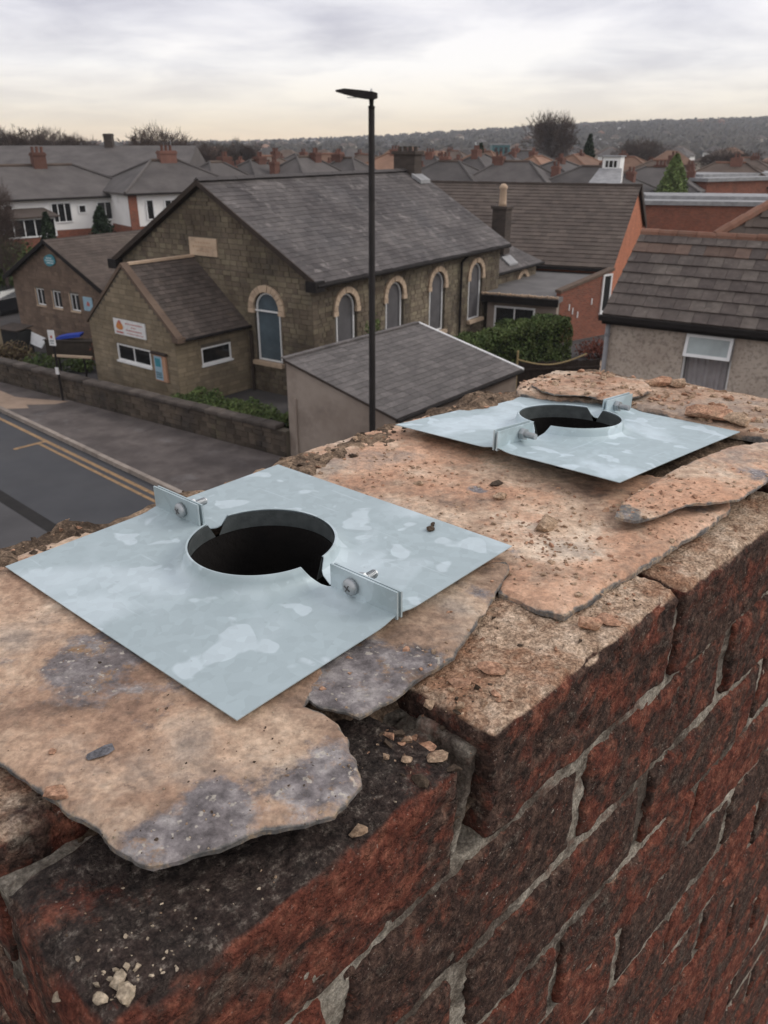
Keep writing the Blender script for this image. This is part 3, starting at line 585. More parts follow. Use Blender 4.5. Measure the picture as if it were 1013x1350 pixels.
# ------------------------------------------------------------------ galvanised two-piece flue plates
def flue_plate(label, centre, Rm, mat, group):
    """seam along local y; the x<0 half carries the bolt heads"""
    root = thing('flue_plate', label, 'metal plate', (centre[0] * U, centre[1] * U, CZ + centre[2] * U), 0, group)
    root.rotation_euler = Rm.to_euler()
    h, r0 = 0.47, 0.222
    prof = [(0.245, 0.0), (0.228, 0.0025), (0.212, 0.009), (0.202, 0.020), (0.198, 0.034), (0.196, 0.044), (0.193, 0.049), (0.189, 0.048)]
    for sgn in (-1, 1):
        vs, fs = [], []; na = 72; nr = 10
        for i in range(na + 1):
            th = math.pi * i / na                      # 0..pi across this half, measured from the seam
            def edge(a):
                x, y = math.sin(a), math.cos(a); k = h / max(abs(x), abs(y)); return x * k, y * k
            ex, ey = edge(th); ring = []
            for q in range(nr):
                f = q / (nr - 1); rx, ry = math.sin(th) * 0.245, math.cos(th) * 0.245
                x, y = ex + (rx - ex) * f, ey + (ry - ey) * f
                ring.append((x, y, 0.0))
            for (rr, zz_) in prof[1:]:
                lift = zz_ / 0.049; cut = 0.16 * lift + 0.02 * (1 if lift > 0.05 else 0)   # the collar is snipped back in a V at the seam
                a2 = cut + (math.pi - 2 * cut) * i / na
                ring.append((math.sin(a2) * rr, math.cos(a2) * rr, zz_))
            vs += ring
        n = len(ring)
        for i in range(na):
            for q in range(n - 1): fs.append((i * n + q, (i + 1) * n + q, (i + 1) * n + q + 1, i * n + q + 1))
        gap = 0.0035; P = []
        for (x, y, z) in vs:
            x = max(x, 0.0) + gap
            bend = 0.010 * math.exp(-((x - gap) / 0.035) ** 2) * (1 if abs(y) > 0.26 else 0)   # curl towards the turned-up flange
            wob = 0.002 * math.sin(3.1 * y + 2 * sgn) + 0.002 * math.cos(4.0 * x + y)
            P.append((sgn * x * U, y * U, (z + bend + (wob if z < 0.02 else 0)) * U))
        if sgn < 0: fs = [f[::-1] for f in fs]
        o = np_obj('half_plate', P, fs, mat, root)
        md = o.modifiers.new('sheet', 'SOLIDIFY'); md.thickness = 0.0007; md.offset = 0
        es = o.modifiers.new('crisp', 'EDGE_SPLIT'); es.split_angle = R(35)
        for ys in (-1, 1):
            mb = MB(); y0, y1 = ys * 0.262, ys * 0.474
            x0 = sgn * (gap + 0.001); zt = 0.074 if sgn < 0 else 0.070
            mb.span((min(x0, x0 + sgn * 0.005) * U, min(y0, y1) * U, 0.002 * U), (max(x0, x0 + sgn * 0.005) * U, max(y0, y1) * U, zt * U))
            mb.build('flange', mat, o)
    for ys in (-1, 1):
        yb = ys * 0.335; zb = 0.040
        bolt = MB(); cx = lambda a: [((a + k) * U, yb * U, zb * U) for k in (0,)][0]
        bolt.tube([cx(-0.014), cx(0.072)], 0.010 * U, 10)
        for q in range(12): bolt.tube([cx(0.020 + q * 0.0042), cx(0.0215 + q * 0.0042)], 0.0116 * U, 10)
        bo = bolt.build('bolt', 'zinc_bolt', root)
        hd = MB(); hd.tube([cx(-0.012), cx(-0.022), cx(-0.028), cx(-0.0285)], [0.022 * U, 0.021 * U, 0.015 * U, 0.002 * U], 20)
        hd.build('bolt_head', 'zinc_bolt', bo, smooth=True)
        sl_ = MB(); c0 = cx(-0.0285)
        for a in (0.5, 0.5 + math.pi / 2):
            sl_.box(c0, (0.003 * U, 0.020 * U, 0.0028 * U), m=Matrix.Rotation(a, 3, 'X'))
        sl_.build('cross_slot', 'slot_metal', bo)
        nt_ = MB(); nt_.tube([cx(0.0125), cx(0.030)], 0.022 * U, 6); nt_.build('nut', 'zinc_bolt', bo)
    lin = MB(); n = 48                                   # dark liner pipe hanging in the flue, and an added ring with the collar's inner shade in its colour
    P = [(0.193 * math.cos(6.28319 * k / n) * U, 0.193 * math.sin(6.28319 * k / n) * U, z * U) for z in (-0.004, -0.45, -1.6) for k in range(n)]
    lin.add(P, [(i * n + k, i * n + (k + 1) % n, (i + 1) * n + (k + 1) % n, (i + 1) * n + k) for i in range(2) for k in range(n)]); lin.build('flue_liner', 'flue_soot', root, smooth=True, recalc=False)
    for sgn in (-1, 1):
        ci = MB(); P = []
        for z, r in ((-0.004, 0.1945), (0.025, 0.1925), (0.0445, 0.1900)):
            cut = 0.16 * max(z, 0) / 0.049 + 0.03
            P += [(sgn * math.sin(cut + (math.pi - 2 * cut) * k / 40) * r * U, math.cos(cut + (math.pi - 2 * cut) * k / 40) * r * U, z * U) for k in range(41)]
        ci.add(P, [(i * 41 + k, i * 41 + k + 1, (i + 1) * 41 + k + 1, (i + 1) * 41 + k) for i in range(2) for k in range(40)]); ci.build('collar_shade_ring', 'collar_inner_shade', root, smooth=True, recalc=False)
    return root
def rotm(ax, ay, az): return Matrix.Rotation(az, 3, 'Z') @ Matrix.Rotation(ay, 3, 'Y') @ Matrix.Rotation(ax, 3, 'X')
flue_plate('square galvanised plate nearest the camera with a round collar and bolted flanges', (-0.32, 1.888, -0.996), rotm(-0.003, -0.007, 0.85), 'galvanised', 'galvanised flue plates on the chimney top')
flue_plate('square galvanised plate farther away near the back of the chimney top', (0.711, 2.95, -1.0), rotm(-0.035, 0.068, 0.80) @ Matrix.Rotation(-math.pi / 2, 3, 'Z'), 'galvanised_b', 'galvanised flue plates on the chimney top')

# ------------------------------------------------------------------ loose fragments lying on the chimney top
bpy.context.view_layer.update()
dg = bpy.context.evaluated_depsgraph_get()
def drop(x, y):
    hit, loc, nor, idx, ob, mat_ = scene.ray_cast(dg, V((x * U, y * U, CZ - 0.72 * U)), V((0, 0, -1)), distance=0.5)
    return (loc.z, ob, nor) if hit else (None, None, None)
frag = [  # x, y (survey), size px at photo scale, material, label
 (0.471, 2.113, 34, 'tan_fragment', 'largest tan mortar chunk lying alone on the middle slab', 0.7),
 (0.367, 2.331, 17, 'tan_fragment', 'small tan lump in front of the farther plate, behind the largest chunk', 0.7),
 (0.37, 2.445, 20, 'dark_fragment', 'thin dark flake in front of the farther plate', 0.25),
 (0.116, 2.445, 12, 'tan_fragment', 'lone tan pebble behind the right edge of the nearer plate', 0.7),
 (0.489, 1.628, 28, 'brick_fragment', 'orange chunk on the edge brick below the middle slab', 0.8),
 (0.539, 1.65, 30, 'brick_fragment', 'flat orange flake behind the orange chunk on the edge brick', 0.4),
 (0.131, 2.033, 13, 'dark_fragment', 'dark brown crumb on the right of the nearer metal plate', 0.7),
 (0.139, 2.063, 8, 'dark_fragment', 'tiny dark crumb beside the dark brown crumb on the nearer metal plate', 0.8),
 (-0.517, 1.151, 26, 'slate_fragment', 'thin grey slate sliver on the front slab', 0.22),
 (-0.605, 1.151, 10, 'brick_fragment', 'small orange crumb left of the grey sliver on the front slab', 0.5),
 (1.321, 3.136, 52, 'brick_fragment', 'biggest flat orange brick flake at the far right of the chimney top', 0.45),
 (1.40, 3.06, 34, 'tan_fragment', 'tan wedge in front of the biggest orange flake', 0.5),
 (1.27, 3.63, 30, 'brick_fragment', 'orange brown chunk on the cracked slab at the far end', 0.7),
 (1.35, 3.60, 22, 'tan_fragment', 'tan chunk right of the orange brown chunk at the far end', 0.7),
 (-0.378, 0.761, 22, 'pale_fragment', 'largest pale mortar crumb on the nearest corner brick', 0.8),
 (-0.396, 0.736, 18, 'pale_fragment', 'pale crumb left of the largest one on the nearest corner brick', 0.6),
 (-0.362, 0.742, 26, 'pale_fragment', 'long pale crumb below the largest one on the nearest corner brick', 0.6),
 (-0.472, 0.765, 14, 'pale_fragment', 'pale crumb by the left edge of the nearest corner brick', 0.6),
 (-0.371, 0.672, 12, 'pale_fragment', 'pale crumb at the very corner of the chimney at the bottom', 0.7),
 (0.235, 1.451, 34, 'brick_fragment', 'flat orange flake on the dusty edge brick beside the narrow slab', 0.3),
 (0.16, 1.405, 26, 'brick_fragment', 'orange flake lying at the tip of the narrow slate slab', 0.3),
 (0.105, 1.225, 27, 'tan_fragment', 'tan mortar lump wedged in the open joint at the chimney edge', 0.5),
 (0.085, 1.262, 24, 'brick_fragment', 'orange flake behind the tan lump in the open joint', 0.35),
 (0.135, 1.20, 18, 'dark_fragment', 'dark crumb right of the tan lump in the open joint', 0.7),
 (0.045, 1.215, 16, 'tan_fragment', 'small tan crumb left of the tan lump in the open joint', 0.6),
 (0.07, 1.16, 24, 'dark_fragment', 'dark mortar lump in the open joint at the chimney edge', 0.6),
 (-0.045, 1.04, 22, 'tan_fragment', 'tan lump under the right tip of the front slab', 0.6),
 (0.79, 3.86, 18, 'dark_fragment', 'dark lump at the far left corner of the chimney top', 0.8),
 (-0.56, 1.05, 30, 'brick_fragment', 'red flake tucked under the left front edge of the front slab', 0.35),
]
for i, (x, y, s, mt, lb, fl_) in enumerate(frag):
    z, ob, _n = drop(x, y)
    if z is None: continue
    dist = math.sqrt(x * x + y * y + 1) * U; sz = s / 1060 * dist * 1.15
    mb = MB(); hull(mb, (0, 0, 0), sz, fl_, 26, seed=100 + i)
    zmin = min(v[2] for v in mb.v)
    o = mb.build('mortar_fragment' if 'brick' not in mt and 'slate' not in mt else ('brick_flake' if 'brick' in mt else 'slate_sliver'), mt, None, (x * U, y * U, z - zmin - 0.12 * sz * fl_))
    tag(o, lb, 'fragment', 'loose fragments on the chimney top')
# countless crumbs and grit
gm = {k: MB() for k in ('tan_fragment', 'brick_fragment', 'pale_fragment', 'dark_fragment')}
rg2 = random.Random(77)
def scatter(n, s0, s1, t0, t1, kinds, smin, smax, clusters=None, slabs=True):
    for _ in range(n):
        if clusters:
            cs, ct, sp = rg2.choice(clusters); s, t = rg2.gauss(cs, sp), rg2.gauss(ct, sp)
        else: s, t = rg2.uniform(s0, s1), rg2.uniform(t0, t1)
        if not (S0 + 0.02 < s < S1 and T0 + 0.02 < t < T1 - 0.02): continue
        x, y = (s - t) * 0.70711, (s + t) * 0.70711
        z, ob, nrm = drop(x, y)
        if z is None or ob.name.startswith(('half_plate', 'flange', 'bolt', 'collar', 'nut', 'flue')) or nrm.z < 0.5 or (not slabs and ob.name.startswith('stone_slab')): continue
        sz = U * smin * (smax / smin) ** (rg2.random() ** 2.2)
        hull(gm[rg2.choice(kinds)], (x * U, y * U, z + sz * 0.06), sz, 0.8, 10)
tf, bf, pf, df = 'tan_fragment', 'brick_fragment', 'pale_fragment', 'dark_fragment'
scatter(1500, 1.5, 2.6, 0.8, 2.1, [tf, tf, tf, tf, bf], 0.003, 0.020)
scatter(420, 0, 0, 0, 0, [tf, bf, tf], 0.004, 0.024, [(1.72, 1.12, 0.10), (2.05, 1.25, 0.12), (1.9, 1.75, 0.10)])
scatter(900, 2.9, 3.68, 0.8, 2.1, [tf, tf, tf, bf], 0.006, 0.055)
scatter(260, 0, 0, 0, 0, [tf, bf], 0.005, 0.030, [(1.75, 1.0, 0.10), (2.1, 0.98, 0.12), (1.1, 0.9, 0.08), (2.3, 1.0, 0.1)])
scatter(520, 0.3, 3.6, 1.98, 2.19, [df, df, df, tf, bf], 0.006, 0.038)
scatter(260, 0.85, 1.15, 0.80, 1.2, [df, tf, df, bf], 0.006, 0.035, slabs=False)
scatter(170, 0.25, 0.9, 0.76, 1.05, [pf, df, tf], 0.003, 0.010)
scatter(50, 0, 0, 0, 0, [pf], 0.004, 0.016, [(0.29, 0.80, 0.05)])
scatter(140, 0.3, 1.0, 1.1, 2.0, [tf, df, pf], 0.003, 0.012)
scatter(120, 1.0, 1.8, 0.76, 1.05, [tf, bf, df], 0.004, 0.02, slabs=False)
for k, mb in gm.items():
    nm = {'tan_fragment': 'tan mortar grit', 'brick_fragment': 'orange brick grit', 'pale_fragment': 'pale mortar grit', 'dark_fragment': 'dark grit'}[k]
    stuff(tag(mb.build('grit', k), nm + ' scattered over the top of the chimney', 'grit'))
# ================================================================== GROUND AND STREET
mb = MB(); n = 60
vs = []; fs = []
for i in range(2): 
    for j in range(2): vs.append((-3500 + 7000 * i, -400 + 4400 * j, -0.06))
mb.add(vs, [(0, 2, 3, 1)]); struct(mb.build('ground', 'earth', recalc=False))
RD = V((0.7314, -0.6820, 0)); RN = V((0.6820, 0.7314, 0))     # along the street (to the right), across it (away from us)
def rp(al, n, z=0.0): p = RD * al + RN * n; return (p.x, p.y, z)
KN = 11.18                                                     # far kerb line
def strip(a0, a1, n0, n1, z): return [rp(a0, n0, z), rp(a1, n0, z), rp(a1, n1, z), rp(a0, n1, z)]
def sheet(name, poly, mat):
    m_ = MB(); m_.add(poly, [tuple(range(len(poly)))]); return m_.build(name, mat, recalc=False)
struct(sheet('road', strip(-120, 60, 1.5, KN, -0.02), 'asphalt'))
struct(sheet('road_resurfaced_lane', strip(-120, 60, 7.98, KN - 0.02, -0.016), 'asphalt_new'))
struct(sheet('tar_joint', strip(-120, 60, 7.62, 7.98, -0.012), 'tar'))
for nn, ww in ((KN - 0.30, 0.13), (KN - 0.58, 0.11)):
    struct(sheet('yellow_line', strip(-25.4 if nn < KN - 0.4 else -60, 12, nn - ww, nn, -0.012), 'yellow_paint'))
struct(sheet('yellow_tick', strip(-25.52, -25.36, KN - 1.45, KN - 0.30, -0.011), 'yellow_paint'))
# far pavement, kerb stones, boundary line of the chapel yard
WA, WB = V((-19.5, 34.75, 0)), V((-3.08, 23.62, 0))
WD = (WB - WA).normalized(); WN = V((-WD.y, WD.x, 0))
pav = [rp(-120, KN + 0.14, 0.10), rp(60, KN + 0.14, 0.10), rp(60, 20, 0.10), (-3.0, 23.4, 0.10), (WA.x, WA.y, 0.10), (WA.x - 8, WA.y + 7, 0.10), (-100, 100, 0.10)]
pv = struct(sheet('pavement', pav, 'pavement'))
sheet('tan_paving_patch', [(-15.4, 29.62, 0.104), (-14.0, 28.42, 0.104), (-13.1, 28.55, 0.104), (-13.35, 28.95, 0.104), (-12.3, 29.05, 0.104), (-11.9, 29.40, 0.104), (-13.4, 29.75, 0.104), (-14.2, 30.0, 0.104), (-15.2, 30.9, 0.104)], 'pavement_tan').parent = pv
mb = MB(); mb.box((0, 0, 0), (0.90, 0.15, 0.24)); km = mb.mesh('kerb_stone', 'kerb_stone')
for i in range(40):
    link('kerb_stone', km, pv, rp(-36 + i * 0.915, KN + 0.07, -0.002 + random.uniform(-0.006, 0.006)), (0, 0, math.atan2(RD.y, RD.x) + random.uniform(-0.006, 0.006)))
struct(sheet('chapel_yard', [(-30, 42, 0.0), (WA.x, WA.y + 0.1, 0.0), (-3.0, 23.75, 0.0), (14, 18, 0.0), (30, 40, 0.0), (10, 60, 0.0), (-20, 60, 0.0)], 'yard'))

# ------------------------------------------------------------------ wall and roof builders (local frames)
def wall_panel(mb, org, u, n, width, z0, z1, ops=(), reveal=0.12):
    """vertical wall sheet with real openings; u runs along it, n points out"""
    org, u, n = V(org), V(u), V(n); k = V((0, 0, 1))
    us = sorted({0.0, width, *[q for o in ops for q in o[:2]]}); zs = sorted({z0, z1, *[q for o in ops for q in o[2:4]]})
    P = lambda a, z, d=0.0: org + u * a + k * z - n * d
    for a0, a1 in zip(us, us[1:]):
        for b0, b1 in zip(zs, zs[1:]):
            am, bm_ = (a0 + a1) / 2, (b0 + b1) / 2
            if any(o[0] < am < o[1] and o[2] < bm_ < o[3] for o in ops): continue
            mb.add([P(a0, b0), P(a1, b0), P(a1, b1), P(a0, b1)], [(0, 1, 2, 3)])
    for (a0, a1, b0, b1) in ops:
        q = [(a0, b0), (a1, b0), (a1, b1), (a0, b1)]
        for (p, r) in zip(q, q[1:] + q[:1]): mb.add([P(*p), P(*r), P(*r, reveal), P(*p, reveal)], [(0, 1, 2, 3)])
def stones(mb, org, u, n, width, z0, z1, ops=(), ch=0.2, ln=(0.25, 0.6), proud=0.022, lim=None, seed=1, gap=0.014):
    rg = random.Random(seed); org, u, n = V(org), V(u), V(n); k = V((0, 0, 1)); z = z0
    while z < z1 - 0.03:
        h = min(ch * rg.uniform(0.8, 1.25), z1 - z); a, e = lim(z + h) if lim else (0.0, width)
        x = a
        while x < e - 0.02:
            L = rg.uniform(*ln); L = min(L, e - x) if e - x - L > 0.12 else e - x
            segs = [(x, x + L)]
            for o in ops:
                if o[2] < z + h - 0.02 and o[3] > z + 0.02:
                    segs = [s for (p, q) in segs for s in ((p, min(q, o[0])), (max(p, o[1]), q)) if s[1] - s[0] > 0.04]
            for (p, q) in segs:
                mb.cur = rg.random(); d = proud * rg.uniform(0.5, 1.4)
                A = [org + u * (p + gap / 2) + k * (z + gap / 2), org + u * (q - gap / 2) + k * (z + gap / 2), org + u * (q - gap / 2) + k * (z + h - gap / 2), org + u * (p + gap / 2) + k * (z + h - gap / 2)]
                c = sum(A, V()) / 4; B = [c + (v - c) * 0.93 + n * d for v in A]
                mb.add(A + B, [(4, 5, 6, 7), (0, 1, 5, 4), (1, 2, 6, 5), (2, 3, 7, 6), (3, 0, 4, 7)])
            x += L
        z += h
def tiles(mb, org, u, v, n, width, height, tw, gauge, thick, seed=1, clip=None, jit=0.0, gap=0.006, bond=0.5):
    rg = random.Random(seed); org, u, v, n = V(org), V(u), V(v), V(n); rows = int(round(height / gauge)); gauge = height / rows
    for j in range(rows):
        a, e = clip(j * gauge, (j + 1) * gauge) if clip else (0.0, width)
        x = a - (tw * bond if j % 2 else 0.0)
        while x < e - 0.01:
            x0, x1 = max(a, x), min(e, x + tw); x += tw
            if x1 - x0 < 0.03: continue
            mb.cur = rg.random(); th = thick * rg.uniform(0.75, 1.3); y0 = j * gauge + rg.uniform(-jit, jit); y1 = min(height, (j + 1) * gauge + gauge * 0.12)
            P = lambda p, q, d: org + u * p + v * q + n * d
            mb.add([P(x0 + gap / 2, y0, -0.01), P(x1 - gap / 2, y0, -0.01), P(x1 - gap / 2, y1, 0.004), P(x0 + gap / 2, y1, 0.004), P(x0 + gap / 2, y0, th), P(x1 - gap / 2, y0, th)], [(4, 5, 2, 3), (0, 1, 5, 4), (0, 4, 3), (1, 2, 5)])
def rect_window(parent, org, u, n, w_, h_, frame=0.055, depth=-0.03, bars=(), pane='glass_dark', fm='white_upvc', sill=True, fthick=0.06, sillm=None, name='window'):
    """frame on the wall plane (or set back), panes one by one"""
    org, u, n = V(org), V(u), V(n); k = V((0, 0, 1)); mb = MB()
    def bar(a0, a1, z0, z1, d0, d1, m_=mb):
        P = [org + u * a + k * z + n * d for d in (d0, d1) for (a, z) in ((a0, z0), (a1, z0), (a1, z1), (a0, z1))]
        m_.add(P, [(0, 1, 2, 3), (4, 5, 6, 7), (0, 1, 5, 4), (1, 2, 6, 5), (2, 3, 7, 6), (3, 0, 4, 7)])
    d0, d1 = depth, depth + fthick
    bar(0, w_, 0, frame, d0, d1); bar(0, w_, h_ - frame, h_, d0, d1); bar(0, frame, frame, h_ - frame, d0, d1); bar(w_ - frame, w_, frame, h_ - frame, d0, d1)
    xs = [frame] + [b * w_ for b in bars] + [w_ - frame]
    for b in bars: bar(b * w_ - frame / 3, b * w_ + frame / 3, frame, h_ - frame, d0, d1 - 0.006)
    wo_ = mb.build(name, fm, parent)
    for a0, a1 in zip(xs, xs[1:]):
        pm = MB(); z0, z1 = frame * 0.9, h_ - frame * 0.9; d = depth + fthick * 0.35
        pm.add([org + u * a + k * z + n * d for (a, z) in ((a0, z0), (a1, z0), (a1, z1), (a0, z1))], [(0, 1, 2, 3)]); pm.build('pane', pane, wo_, recalc=False)
    if sill:
        sm = MB(); bar(-0.05, w_ + 0.05, -0.075, -0.003, depth, max(0.06, d1 + 0.05), sm); sm.build('sill', sillm or fm, wo_)
    return wo_
def gable_roof_slab(mb, x0, x1, y0, y1, ze, zr, axis='y', th=0.10, ov=0.0):
    """two sloping slabs; the ridge runs along axis"""
    if axis == 'y':
        xm = (x0 + x1) / 2
        for a, b_ in ((x0, xm), (x1, xm)):
            k = (zr - ze) / (xm - a); a2 = a - math.copysign(ov, b_ - a); z2 = ze - ov * abs(k)
            mb.extrude([(a2, y0, z2), (b_, y0, zr), (b_, y0, zr + th), (a2, y0, z2 + th)], (0, y1 - y0, 0))
X, Y, Zk = V((1, 0, 0)), V((0, 1, 0)), V((0, 0, 1))

# ================================================================== LOW STONE WALL along the pavement
wl = thing('boundary_wall', 'low dark stone boundary wall with coping along the pavement in front of the chapel', 'wall', WA, math.atan2(WD.y, WD.x))
Lw = (WB - WA).length
mb = MB(); mb.span((0, 0.05, -0.05), (Lw, 0.33, 0.86)); mb.build('wall_core', 'stone_joint', wl)
mb = MB(); stones(mb, (0, 0.05, 0.02), X, -Y, Lw, 0.0, 0.84, ch=0.17, ln=(0.2, 0.5), proud=0.03, seed=4); stuff(mb.build('wall_stones', 'stone_dark', wl))
x = 0.0; cps = []
for q in range(4):
    P, fs = rough_box(0.62, 0.44, 0.16, 0.05, 0.035, 0.012, 60 + q, 0.0, 6.0); cps.append((P, fs))
cm = [np_obj('coping_stone', P, fs, 'coping', wl, (0.31 + 0.63 * i, 0.19, 0.93)) for i, (P, fs) in enumerate(cps)]
i = 4
while 0.63 * (i + 1) < Lw + 0.2:
    link('coping_stone', cm[i % 4].data, wl, (0.31 + 0.63 * i, 0.19 + random.uniform(-0.015, 0.015), 0.93 + random.uniform(-0.012, 0.012)), (0, random.uniform(-0.01, 0.01), random.uniform(-0.03, 0.03))); i += 1

# ================================================================== CHAPEL
CW, CLn, CE, CR = 9.234, 13.309, 5.0, 7.68
chapel = thing('chapel', 'stone chapel with a slate gable roof and round-arched windows behind the lamp post', 'chapel', (-2.62, 29.69, -1.035), R(-34.5)); chapel.scale = (1.115,) * 3
side_ops = [(c - 0.62, c + 0.62, 1.95, 4.32) for c in (1.83, 4.83, 7.92, 11.12)]
gab_op = [(CW - 1.97 - 0.60, CW - 1.97 + 0.60, 2.05, 4.40)]
mb = MB()
wall_panel(mb, (0, 0, 0), Y, X, CLn, 0, CE, side_ops, 0.16)
wall_panel(mb, (-CW, 0, 0), X, -Y, CW, 0, CE, gab_op, 0.16)
wall_panel(mb, (-CW, CLn, 0), -Y, -X, CLn, 0, CE); wall_panel(mb, (0, CLn, 0), -X, Y, CW, 0, CE)
for yy in (0, CLn): mb.add([(0, yy, CE), (-CW, yy, CE), (-CW / 2, yy, CR)], [(0, 1, 2)])
mb.build('wall', 'stone_joint', chapel, recalc=False)
mb = MB(); stones(mb, (0, 0, 0), Y, X, CLn, 0, CE - 0.02, side_ops, 0.155, (0.18, 0.46), 0.022, seed=2)
stones(mb, (-CW, 0, 0), X, -Y, CW, 0, CE, gab_op, 0.155, (0.18, 0.46), 0.022, seed=3)
glim = lambda z: ((z - CE) / (CR - CE) * CW / 2 + 0.02, CW - (z - CE) / (CR - CE) * CW / 2 - 0.02)
stones(mb, (-CW, 0, 0), X, -Y, CW, CE, CR - 0.15, [(3.76, 5.15, 5.38, 6.02)], 0.155, (0.18, 0.46), 0.022, lim=glim, seed=5)
stuff(mb.build('wall_stones', 'stone', chapel))
mb = MB(); gable_roof_slab(mb, -CW, 0, -0.22, CLn + 0.22, CE + 0.02, CR + 0.05, th=0.09, ov=0.32)
roof = mb.build('roof', 'dark_wood', chapel)
sl_ = math.hypot(CW / 2, CR - CE); vv = V((-CW / 2, 0, CR - CE)).normalized(); nn_ = V((CR - CE, 0, CW / 2)).normalized(); ovl = 0.34 * sl_ / (CW / 2)
mb = MB(); tiles(mb, V((0, -0.24, CE + 0.02)) - vv * ovl + nn_ * 0.10, Y, vv, nn_, CLn + 0.48, sl_ + ovl + 0.06, 0.31, 0.235, 0.016, seed=6, jit=0.014)
v2 = V((CW / 2, 0, CR - CE)).normalized(); n2_ = V((-(CR - CE), 0, CW / 2)).normalized()
tiles(mb, V((-CW, -0.24, CE + 0.02)) - v2 * ovl + n2_ * 0.10, Y, v2, n2_, CLn + 0.48, sl_ + ovl + 0.06, 0.31, 0.235, 0.014, seed=7, jit=0.006)
stuff(mb.build('roof_slates', 'slate', roof))
mb = MB(); rdm = MB(); rdm.extrude([(-0.15, 0, -0.07), (0, 0, 0.03), (0.15, 0, -0.07), (0.11, 0, -0.10), (0, 0, -0.02), (-0.11, 0, -0.10)], (0, 0.448, 0)); rme = rdm.mesh('ridge_tile', 'slate')
for i in range(30): link('ridge_tile', rme, roof, (-CW / 2, -0.22 + i * 0.46, CR + 0.235 + random.uniform(-0.006, 0.006)))
# barge boards, gutter, downpipes, kneelers
for sx in (0, 1):
    mb = MB(); e0 = V((0.34 if sx else -CW - 0.34, -0.26, CE - 0.20)); top = V((-CW / 2, -0.26, CR + 0.02))
    mb.extrude([e0, top, top + Zk * 0.17, e0 + Zk * 0.20], (0, 0.05, 0)); mb.build('barge_board', 'dark_wood', roof)
mb = MB(); mb.span((0.02, -0.32, CE - 0.36), (0.44, 0.16, CE - 0.02)); mb.build('eave_box', 'black_paint', roof)
mb = MB(); mb.span((-CW - 0.50, -0.32, CE - 0.36), (-CW - 0.02, 0.16, CE - 0.02)); mb.build('eave_box', 'black_paint', roof)
mb = MB(); mb.tube([(0.40, -0.2, CE - 0.17), (0.40, CLn + 0.2, CE - 0.17)], 0.075, 8); mb.build('gutter', 'black_paint', chapel)
for yy, x_ in ((9.68, 0.11),):
    mb = MB(); mb.tube([(0.38, yy, CE - 0.22), (x_, yy, CE - 0.5), (x_, yy, 0.0)], 0.055, 8); mb.build('downpipe', 'black_paint', chapel)
mb = MB(); mb.tube([(-2.72, -0.10, 3.05), (-2.72, -0.10, 0.0)], 0.055, 8); mb.build('downpipe', 'dark_wood', chapel)
def arch_window(parent, org, u, n, hw, z0, ztop, pane, ring=0.20):
    """round-headed window: sheet, white edge frame, dressed arch, sill. org at wall plane, centre line"""
    org, u, n = V(org), V(u), V(n); zs = ztop - hw
    def arc(r, d, a0=0.0, a1=math.pi, N=16): return [org + u * (math.cos(a0 + (a1 - a0) * i / N) * r) + Zk * (zs + math.sin(a0 + (a1 - a0) * i / N) * r) + n * d for i in range(N + 1)]
    # spandrels between the square opening and the arch
    mb = MB(); A = arc(hw, 0.012)
    for i in range(16):
        c = org + u * (hw if i < 8 else -hw) + Zk * ztop + n * 0.012
        mb.add([A[i], A[i + 1], c], [(0, 1, 2)])
    pts = [org - u * hw + Zk * z0 - n * 0.10, org + u * hw + Zk * z0 - n * 0.10] + arc(hw, -0.10)
    pm = MB(); pm.add(pts, [tuple(range(len(pts)))])
    wn = pm.build('window', pane, parent, recalc=False)
    mb.build('spandrel', 'stone_joint', wn, recalc=False)
    fr = MB(); path = [org + u * (hw - 0.04) + Zk * z0 - n * 0.06] + [p for p in arc(hw - 0.04, -0.06)] + [org - u * (hw - 0.04) + Zk * z0 - n * 0.06]
    for a, b_ in zip(path, path[1:]): 
        fr.tube([a, b_], 0.035, 4, True)
    fr.tube([org - u * hw + Zk * (z0 + 0.03) - n * 0.06, org + u * hw + Zk * (z0 + 0.03) - n * 0.06], 0.035, 4); fr.build('frame', 'white_upvc', wn)
    nvo = 11
    for i in range(nvo):
        a0, a1 = math.pi * i / nvo + 0.012, math.pi * (i + 1) / nvo - 0.012; vm = MB()
        q = arc(hw + 0.02, 0.0, a0, a1, 3) + arc(hw + 0.02 + ring, 0.0, a0, a1, 3)[::-1]
        vm.extrude(q, n * (0.085 if i != nvo // 2 else 0.10)); vm.build('arch_stone', 'dressed_stone', wn)
    for s in (-1, 1):
        im = MB(); c = org + u * s * (hw + 0.02 + ring / 2) + Zk * (zs - 0.09) + n * 0.04
        im.box(c, (ring + 0.04 if abs(u.x) > 0.5 else 0.10, 0.10 if abs(u.x) > 0.5 else ring + 0.04, 0.16)); im.build('impost', 'dressed_stone', wn)
    sm = MB(); c = org + Zk * (z0 - 0.07) + n * 0.04; sz = (2 * hw + 0.24, 0.26, 0.14) if abs(u.x) > 0.5 else (0.26, 2 * hw + 0.24, 0.14)
    sm.box(c, sz); sm.build('sill', 'dressed_stone', wn)
    return wn
for c in (1.83, 4.83, 7.92, 11.12): arch_window(chapel, (0, c, 0), Y, X, 0.52, 1.95, 4.32, 'glass_grey')
wn = arch_window(chapel, (-1.97, 0, 0), X, -Y, 0.55, 2.05, 4.40, 'glass_blue', 0.23)
for (a, b_) in (((-2.50, -0.005, 3.78), (-1.44, -0.005, 3.78)),):
    mb = MB(); mb.tube([a, b_], 0.035, 4); mb.build('glazing_bar', 'white_upvc', wn)
